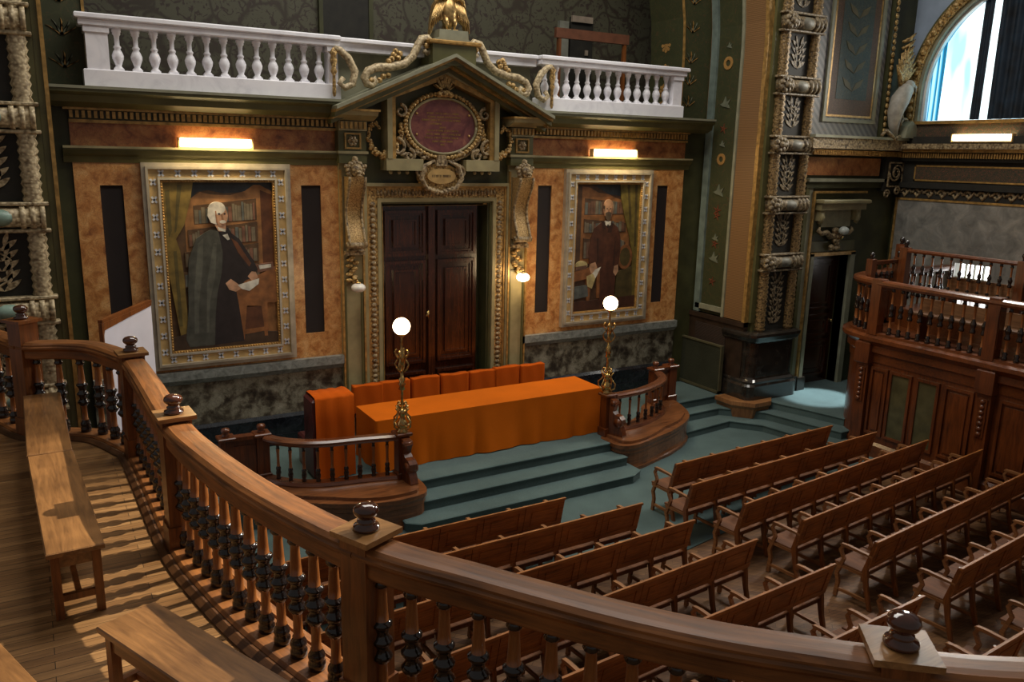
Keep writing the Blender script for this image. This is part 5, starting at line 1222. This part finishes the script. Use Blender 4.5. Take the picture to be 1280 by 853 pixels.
# ================================================================== RIGHT GALLERY
rg = thing('gallery_parapet', 'mahogany panelled front of the right gallery with pilasters and glass panes', 'parapet', (6.6, -6, 0))
gp = spline([(6.62,-13.0),(6.50,-10.0),(6.45,-7.0),(6.45,-5.2),(6.45,-4.1),(6.50,-3.6),(6.68,-3.25),(7.05,-3.02),(7.7,-2.95),(9.78,-2.95)], 6)
m = M(); m.sweep(gp, [(-.06,0),(.02,0),(.02,2.0),(-.06,2.0)]); m.build('panelling', REDW, rg)
m = M(); m.sweep(gp, [(-.02,0),(.07,0),(.07,.22),(.03,.27),(-.02,.27)]); m.build('base_board', REDX, rg)
m = M(); m.sweep(gp, [(-.08,1.66),(.04,1.66),(.05,1.80),(.10,1.84),(.10,1.95),(.17,2.01),(.20,2.04),(.20,2.10),(.15,2.13),(-.3,2.13),(-.3,2.0),(-.08,2.0)]); m.build('ledge_cornice', REDX, rg)
GP = resample(gp, step=.02)
def gat(y):  # x on the front at given y in the straight part
    return min(GP, key=lambda g: abs(g[0].y-y)+ (100 if g[0].y > -3.5 and g[0].x > 7 else 0))[0].x
for y in (-3.72, -5.86, -8.0, -10.1):
    x = gat(y)
    m = M(); m.cbox(x-.13, x+.02, y-.11, y+.11, .0, 1.80, .01); m.cbox(x-.19, x+.02, y-.14, y+.14, 1.62, 2.0, .02); m.box(x-.15, x, y-.07, y+.07, .95, 1.55); pi_ = m.build('pilaster', REDW, rg)
    m = M()
    for k in range(7): m.ball((x-.155, y, 1.0+k*.085), (.03, .045, .04), 7, 5)
    m.build('carved_leaf_drop', REDW, pi_)
def panel_x(y0, y1, z0, z1, glass=False):
    x = gat((y0+y1)/2); m = M(); a, b = min(y0, y1), max(y0, y1)
    def ringx(m, a, b, z0, z1, w, xa, xb):
        o = [(a,z0),(b,z0),(b,z1),(a,z1)]; q = [(a+w,z0+w),(b-w,z0+w),(b-w,z1-w),(a+w,z1-w)]
        for i in range(4): j = (i+1) % 4; m.prism([o[i], o[j], q[j], q[i]], xa, xb, 'x')
    ringx(m, a, b, z0, z1, .045, x-.055, x-.01)
    if not glass: m.box(x-.045, x-.01, a+.09, b-.09, z0+.09, z1-.09)
    o = m.build('glazed_panel' if glass else 'raised_panel', REDW, rg)
    if glass:
        g = M(); g.box(x-.03, x-.015, a+.04, b-.04, z0+.04, z1-.04); g.build('pane', plain('green_pane', (.085, .075, .035), .15, 0, .15, 5), o)
for y0, y1, gl in ((-3.85,-4.18,0), (-4.22,-4.62,1), (-4.70,-5.10,1), (-5.18,-5.66,0), (-6.05,-6.6,0), (-6.7,-7.2,0), (-7.3,-7.8,0)): panel_x(y0, y1, .40, 1.58, gl)
# balustrade along its edge
GB = [(.040,0,1),(.045,.03,1),(.030,.06,1),(.040,.09,1),(.022,.12,0),(.018,.26,0),(.040,.29,1),(.046,.32,1),(.028,.36,1),(.040,.40,1),(.046,.43,1),(.028,.47,1),(.020,.50,0),(.018,.66,0),(.036,.69,1),(.026,.72,1),(.036,.75,1)]
rb = thing('gallery_balustrade', 'dark wooden balustrade of the right gallery above the panelled front', 'balustrade', (6.4, -6, 2.13))
edge = [p for p in spline([(6.55,-10.0),(6.45,-7.0),(6.42,-5.2),(6.42,-4.1),(6.48,-3.62),(6.66,-3.25),(7.05,-3.02),(7.7,-2.95),(9.7,-2.95)], 6)]
m = M(); m.sweep(edge, [(-.09,2.96),(.09,2.96),(.11,3.0),(.10,3.04),(.05,3.06),(-.05,3.06),(-.10,3.04),(-.11,3.0)]); m.build('handrail', REDX, rb)
m = M(); m.sweep(edge, [(-.08,2.13),(.08,2.13),(.08,2.17),(-.08,2.17)]); m.build('base_rail', REDX, rb)
posts = [(6.42,-3.82),(6.42,-5.80),(6.46,-7.8),(7.9,-2.95)]
Q = resample(edge, step=.175)
for p, d_ in Q[1:-1]:
    if any((p.x-a)**2+(p.y-b)**2 < .12**2 for a, b in posts): continue
    m = M(); m.lathe([(a, 2.17+z*1.05, i) for a, z, i in GB], (p.x, p.y, 0), 10); m.build('baluster', [SHAFT, EBON], rb)
for a, b in posts:
    m = M(); m.cbox(a-.09, a+.09, b-.09, b+.09, 2.13, 3.08, .008); m.cbox(a-.07, a+.07, b-.10, b+.10, 2.3, 2.9, .01); m.build('newel_post', REDW, rb)
# gallery deck and tiers of benches
m = M(); m.prism([(6.45,-13),(6.45,-4.1),(6.62,-3.4),(7.05,-3.02),(9.8,-2.95),(9.8,-13)], 2.0, 2.13, 'z'); struct(m, 'floor_right_gallery', REDX)
m = M(); m.prism([(7.35,-13),(7.35,-4.0),(7.55,-3.4),(9.8,-3.2),(9.8,-13)], 2.13, 2.45, 'z'); struct(m, 'floor_right_gallery_tier', REDX)
TIER = wood('tier_bench_oak', (.07,.026,.010), (.24,.115,.048), 'y', 1, .35)
for k, (x, z, lab) in enumerate(((6.85, 2.13, 'long low bench nearest the balustrade inside the right gallery'), (7.55, 2.45, 'long bench on the raised tier inside the right gallery'))):
    t = thing('tier_bench', lab, 'bench', (x, -7, z), 0)
    m = M(); m.cbox(x-.15, x+.15, -12, -4.2, z+.40, z+.44, .008); m.build('seat', TIER, t)
    for y in (-4.4, -6.2, -8.0, -9.8, -11.6):
        m = M(); m.box(x-.13, x+.13, y-.02, y+.02, z, z+.40); m.build('leg', REDW, t)
    m = M(); m.box(x+.16, x+.19, -12, -4.2, z+.42, z+.62); m.box(x+.155, x+.195, -12, -4.2, z+.62, z+.65); m.build('backrest', TIER, t)
ir = thing('inner_railing', 'dark wooden inner railing of the upper tier in the right gallery', 'railing', (8.0, -5, 2.45))
ip = [(7.62,-12.0,0),(7.62,-3.35,0),(8.1,-2.98,0)]
m = M(); m.sweep(ip, [(-.06,3.44),(.06,3.44),(.07,3.47),(.05,3.50),(-.05,3.50),(-.07,3.47)]); m.build('handrail', REDX, ir); m = M(); m.sweep(ip, [(-.05,2.78),(.05,2.78),(.05,2.84),(-.05,2.84)]); m.build('base_rail', REDX, ir)
for p, d_ in resample([(7.62,-10,0),(7.62,-3.35,0),(8.1,-2.98,0)], step=.17)[1:-1]:
    m = M(); m.lathe([(a*.8, 2.84+z*.80, i) for a, z, i in GB], (p.x, p.y, 0), 8); m.build('baluster', [SHAFT, EBON], ir)
for a, b in ((7.62,-3.4),(8.1,-2.98),(7.62,-5.45),(7.62,-7.2)):
    m = M(); m.cbox(a-.07, a+.07, b-.07, b+.07, 2.45, 3.52, .006); nw = m.build('newel_post', REDW, ir); m = M(); m.lathe([(.04,3.52),(.03,3.55),(.05,3.59),(.04,3.63),(0,3.65)], (a, b, 0), 10); m.build('finial', EBON, nw)
sr = thing('stair_railing', 'short dark wooden stair railing at the far corner of the right gallery', 'railing', (7.2, -2.75, 2.13))
m = M(); m.box(7.0, 7.75, -3.24, -3.16, 3.22, 3.28); m.build('handrail', REDX, sr); m = M(); m.box(7.0, 7.75, -3.23, -3.17, 2.72, 2.77); m.build('base_rail', REDX, sr)
for k in range(4): m = M(); m.lathe([(a*.7, 2.77+z*.62, i) for a, z, i in GB], (7.14+k*.15, -3.2, 0), 8); m.build('baluster', [SHAFT, EBON], sr)
for x in (6.98, 7.74):
    m = M(); m.cbox(x-.06, x+.06, -3.26, -3.14, 2.13, 3.32, .006); nw = m.build('newel_post', REDW, sr); m = M(); m.lathe([(.035,3.32),(.025,3.35),(.045,3.39),(.035,3.42),(0,3.44)], (x, -3.2, 0), 10); m.build('finial', EBON, nw)
m = M(); m.prism([(8.2,-2.93),(8.2,-2.86),(9.8,-2.86),(9.8,-2.93)], 0, 2.0, 'z'); struct(m, 'wall_gallery_stair', REDW)

# ================================================================== OUR GALLERY (left and foreground)
GZ = 2.22
CEN = [(-6.65,-2.30),(-6.25,-3.0),(-5.97,-3.64),(-5.66,-3.80),(-5.40,-4.02),(-5.20,-4.50),(-5.15,-4.72),(-5.12,-5.5),(-5.09,-6.74),(-5.01,-7.4),(-4.84,-8.2),(-4.56,-9.02),(-4.23,-9.56),(-4.02,-9.88),(-3.83,-10.15),(-3.61,-10.42),(-3.39,-10.64),(-3.14,-10.87),(-2.78,-11.14),(-2.1,-11.50),(-1.0,-12.0)]
cen = spline(CEN, 6)
deck = [(p.x+.0, p.y) for p in cen]
m = M(); off = M(); 
pts = []
for i, p in enumerate(cen):
    a = cen[max(i-1, 0)]; b = cen[min(i+1, len(cen)-1)]; d_ = (b-a).normalized(); nn = Vector((-d_.y, d_.x)); pts.append((p.x+nn.x*.14, p.y+nn.y*.14))
poly = pts + [(-1.0,-14.5), (-9.8,-14.5), (-9.8,-2.2)]
m.prism(poly, 1.98, GZ, 'z'); struct(m, 'floor_left_gallery', GFLOOR)
m = M(); m.sweep(cen, [(.14,1.90),(.20,1.94),(.20,2.22),(.14,2.24)]); struct(m, 'trim_gallery_edge', RAILW)
gr = thing('gallery_balustrade', 'curved oak balustrade with dark turned balusters in the foreground gallery', 'balustrade', (-5.1, -7, GZ))
m = M(); m.sweep(cen, [(-.11,GZ),(.11,GZ),(.11,GZ+.035),(.09,GZ+.05),(-.09,GZ+.05),(-.11,GZ+.035)]); m.build('base_rail', RAILW, gr)
m = M(); m.sweep(cen, [(-.17,GZ),(-.11,GZ),(-.11,GZ+.03),(-.13,GZ+.035),(-.17,GZ+.012)]); m.build('floor_moulding', wood('dark_curb_oak', (.03,.012,.005), (.16,.065,.022), 'x', .8, .35, uv=True), gr)
newels = [(-5.97,-3.64), (-5.15,-4.72), (-5.09,-6.74), (-4.56,-9.02), (-3.14,-10.87)]
# handrail in lengths between newels
def near_i(a): return min(range(len(cen)), key=lambda i: (cen[i].x-a[0])**2+(cen[i].y-a[1])**2)
cuts = [0] + [near_i(a) for a in newels] + [len(cen)-1]
HP = [(-.072,-.16),(.072,-.16),(.078,-.15),(.078,-.085),(.085,-.075),(.10,-.06),(.10,-.045),(.088,-.035),(.088,-.022),(.065,-.004),(.03,.0),(-.03,.0),(-.065,-.004),(-.088,-.022),(-.088,-.035),(-.10,-.045),(-.10,-.06),(-.085,-.075),(-.078,-.085),(-.078,-.15)]
for i in range(len(cuts)-1):
    seg_ = cen[cuts[i]:cuts[i+1]+1]
    if len(seg_) < 2: continue
    m = M(); m.sweep(seg_, [(a*1.05, 3.165+b) for a, b in HP]); m.build('handrail', RAILW, gr)
BG = [(.040,0,1),(.043,.02,1),(.043,.045,1),(.036,.06,1),(.042,.08,1),(.040,.10,1),(.028,.125,1),(.030,.135,0),(.024,.145,0),(.022,.28,0),(.030,.295,1),(.046,.32,1),(.048,.335,1),(.038,.35,1),(.028,.375,1),(.036,.395,1),(.047,.415,1),(.048,.43,1),(.034,.445,1),(.027,.47,1),(.036,.50,1),(.046,.515,1),(.046,.53,1),(.034,.54,1),(.030,.545,0),(.027,.60,0),(.023,.70,0),(.022,.735,0),(.030,.745,1),(.036,.76,1),(.028,.775,1),(.028,.79,1),(.036,.805,1),(.036,.82,1)]
me_b = None; nb_ = [11, 3, 5, 11, 14, 13, 7]; cnt = 0
for i in range(len(cuts)-1):
    seg_ = cen[cuts[i]:cuts[i+1]+1]
    n = [6, 7, 11, 14, 13, 8][i]
    Q = resample(seg_, count=n+0)
    for k in range(n):
        p = Q[k][0].lerp(Q[k+1][0], .5)
        if me_b is None:
            m = M(); m.lathe([(a*1.1, z*.90+GZ+.05, i2) for a, z, i2 in BG], (p.x, p.y, 0), 20); o = m.build('baluster', [SHAFT, EBON], gr); me_b = (o, p.copy())
        else:
            o = me_b[0].copy(); COL.objects.link(o); o.parent = gr; o.location = (p.x-me_b[1].x, p.y-me_b[1].y, 0)
def newel(a, i, h=3.17, big=False):
    j = near_i(a); dd = (cen[min(j+1, len(cen)-1)]-cen[max(j-1, 0)]).normalized(); ang = atan2(dd.y, dd.x)
    x, y = a; top = h+.015
    m = M(); m.obox((x, y, (GZ+top)/2), .17, .19, top-GZ, ang); m.obox((x, y, GZ+.1), .20, .215, .2, ang); nw = m.build('newel_post', OAKZ, gr)
    m = M(); m.obox((x, y, top+.014), .245, .245, .028, ang); m.build('cap_plate', RAILP if not big else OAKZ, nw)
    m = M(); z = top+.028; m.lathe([(.060,0),(.066,.010),(.062,.022),(.040,.030),(.046,.040),(.044,.048),(.030,.055),(.040,.064),(.056,.078),(.062,.095),(.058,.112),(.044,.125),(.02,.132),(.0,.133)], (x, y, z), 24)
    m.build('finial', plain('dark_turned_knob', (.075,.022,.010), .12, 0, .2, 6, 0, .9), nw)
for i, a in enumerate(newels): newel(a, i, 3.33 if i == 0 else 3.17, i == 0)
# benches in the gallery
def form(p, q, w, label):
    x0, y0 = p; x1, y1 = q; L = sqrt((x1-x0)**2+(y1-y0)**2); a = atan2(y1-y0, x1-x0)
    t = thing('gallery_bench', label, 'bench', ((x0+x1)/2, (y0+y1)/2, GZ), a-pi/2)
    m = M(); m.cbox(-w/2, w/2, -L/2, L/2, .415, .45, .006); local(m, t); m.build('seat', FORMW, t)
    m = M(); m.box(-w/2+.03, -w/2+.05, -L/2+.06, L/2-.06, .33, .415); m.box(w/2-.05, w/2-.03, -L/2+.06, L/2-.06, .33, .415); m.box(-w/2+.04, w/2-.04, -L/2+.05, -L/2+.07, .33, .415); m.box(-w/2+.04, w/2-.04, L/2-.07, L/2-.05, .33, .415); local(m, t); m.build('apron', FORMW, t)
    for sy in (-1, 1):
        for sx in (-1, 1):
            m = M(); m.cbox(sx*(w/2-.045)-.024, sx*(w/2-.045)+.024, sy*(L/2-.06)-.024, sy*(L/2-.06)+.024, 0, .415, .003); local(m, t); m.build('leg', OAKZ, t)
        m = M(); m.box(-w/2+.06, w/2-.06, sy*(L/2-.06)-.016, sy*(L/2-.06)+.016, .11, .15); local(m, t); m.build('stretcher', OAKZ, t)
    m = M(); m.box(-.016, .016, -L/2+.08, L/2-.08, .11, .15); local(m, t); m.build('stretcher', OAKZ, t)
form((-5.87,-3.80), (-5.85,-5.58), .31, 'far oak bench by the newel post, touching the end of a longer bench')
form((-5.845,-5.60), (-5.765,-7.42), .31, 'near oak bench in line behind the balustrade, its square legs visible')
form((-5.58,-8.30), (-4.95,-9.75), .31, 'oak bench at the bottom edge beside the foreground balusters')
form((-6.275,-8.32), (-5.795,-9.67), .30, 'oak bench only just showing in the bottom left corner')

# ================================================================== LIGHT
w = bpy.data.worlds.new('world'); bpy.context.scene.world = w; w.use_nodes = True
bg = w.node_tree.nodes['Background']; bg.inputs[0].default_value = (1.0, .95, .90, 1); bg.inputs[1].default_value = .13
def area(name, loc, target, sx, sy, power, col, spread=180):
    d_ = bpy.data.lights.new(name, 'AREA'); d_.shape = 'RECTANGLE'; d_.size = sx; d_.size_y = sy; d_.energy = power; d_.color = col; d_.spread = radians(spread)
    o = bpy.data.objects.new(name, d_); COL.objects.link(o); o.location = loc; o.rotation_euler = (Vector(target)-Vector(loc)).to_track_quat('-Z', 'Y').to_euler(); return o
def point(name, loc, power, col, rad=.12):
    d_ = bpy.data.lights.new(name, 'POINT'); d_.energy = power; d_.color = col; d_.shadow_soft_size = rad
    o = bpy.data.objects.new(name, d_); COL.objects.link(o); o.location = loc; return o
area('skylight', (0, -3.0, 12.5), (0, -3.2, 0), 9, 5, 760, (1.0, .95, .87))
area('window_daylight', (9.6, -3.7, 7.1), (-5.5, -8.0, 2.6), 1.7, 2.0, 210, (1.0, .94, .84), 120)
area('front_tube_left', (-3.45, -.30, 5.12), (-3.45, -.6, 4.2), .97, .06, 26, (1.0, .76, .40))
area('front_tube_right', (3.53, -.30, 5.12), (3.53, -.6, 4.2), .97, .06, 26, (1.0, .76, .40))
sp = bpy.data.lights.new('gallery_sun', 'SPOT'); sp.energy = 12000; sp.spot_size = radians(20); sp.spot_blend = .6; sp.color = (1.0, .93, .80); sp.shadow_soft_size = .06
o = bpy.data.objects.new('gallery_sun', sp); COL.objects.link(o); o.location = (4.5, -6.0, 11.5); o.rotation_euler = (Vector((-5.5,-7.2,2.3))-Vector((4.5,-6.0,11.5))).to_track_quat('-Z','Y').to_euler()
sp = bpy.data.lights.new('doorway_sun', 'SPOT'); sp.energy = 2600; sp.spot_size = radians(16); sp.spot_blend = .5; sp.color = (.85, .95, 1.0); sp.shadow_soft_size = .05
o = bpy.data.objects.new('doorway_sun', sp); COL.objects.link(o); o.location = (9.3, -2.2, 5.2); o.rotation_euler = (Vector((7.3,-2.15,.45))-Vector((9.3,-2.2,5.2))).to_track_quat('-Z','Y').to_euler()
point('globe_light', (-1.60, -2.36, 2.92), 5, (1.0, .72, .40), .1); point('globe_light', (2.14, -2.06, 2.92), 5, (1.0, .72, .40), .1); point('sconce_light', (1.52, -.50, 2.90), 7, (1.0, .70, .36), .08)
sc = bpy.context.scene
sc.view_settings.view_transform = 'Standard'; sc.view_settings.look = 'None'; sc.view_settings.exposure = 0.12
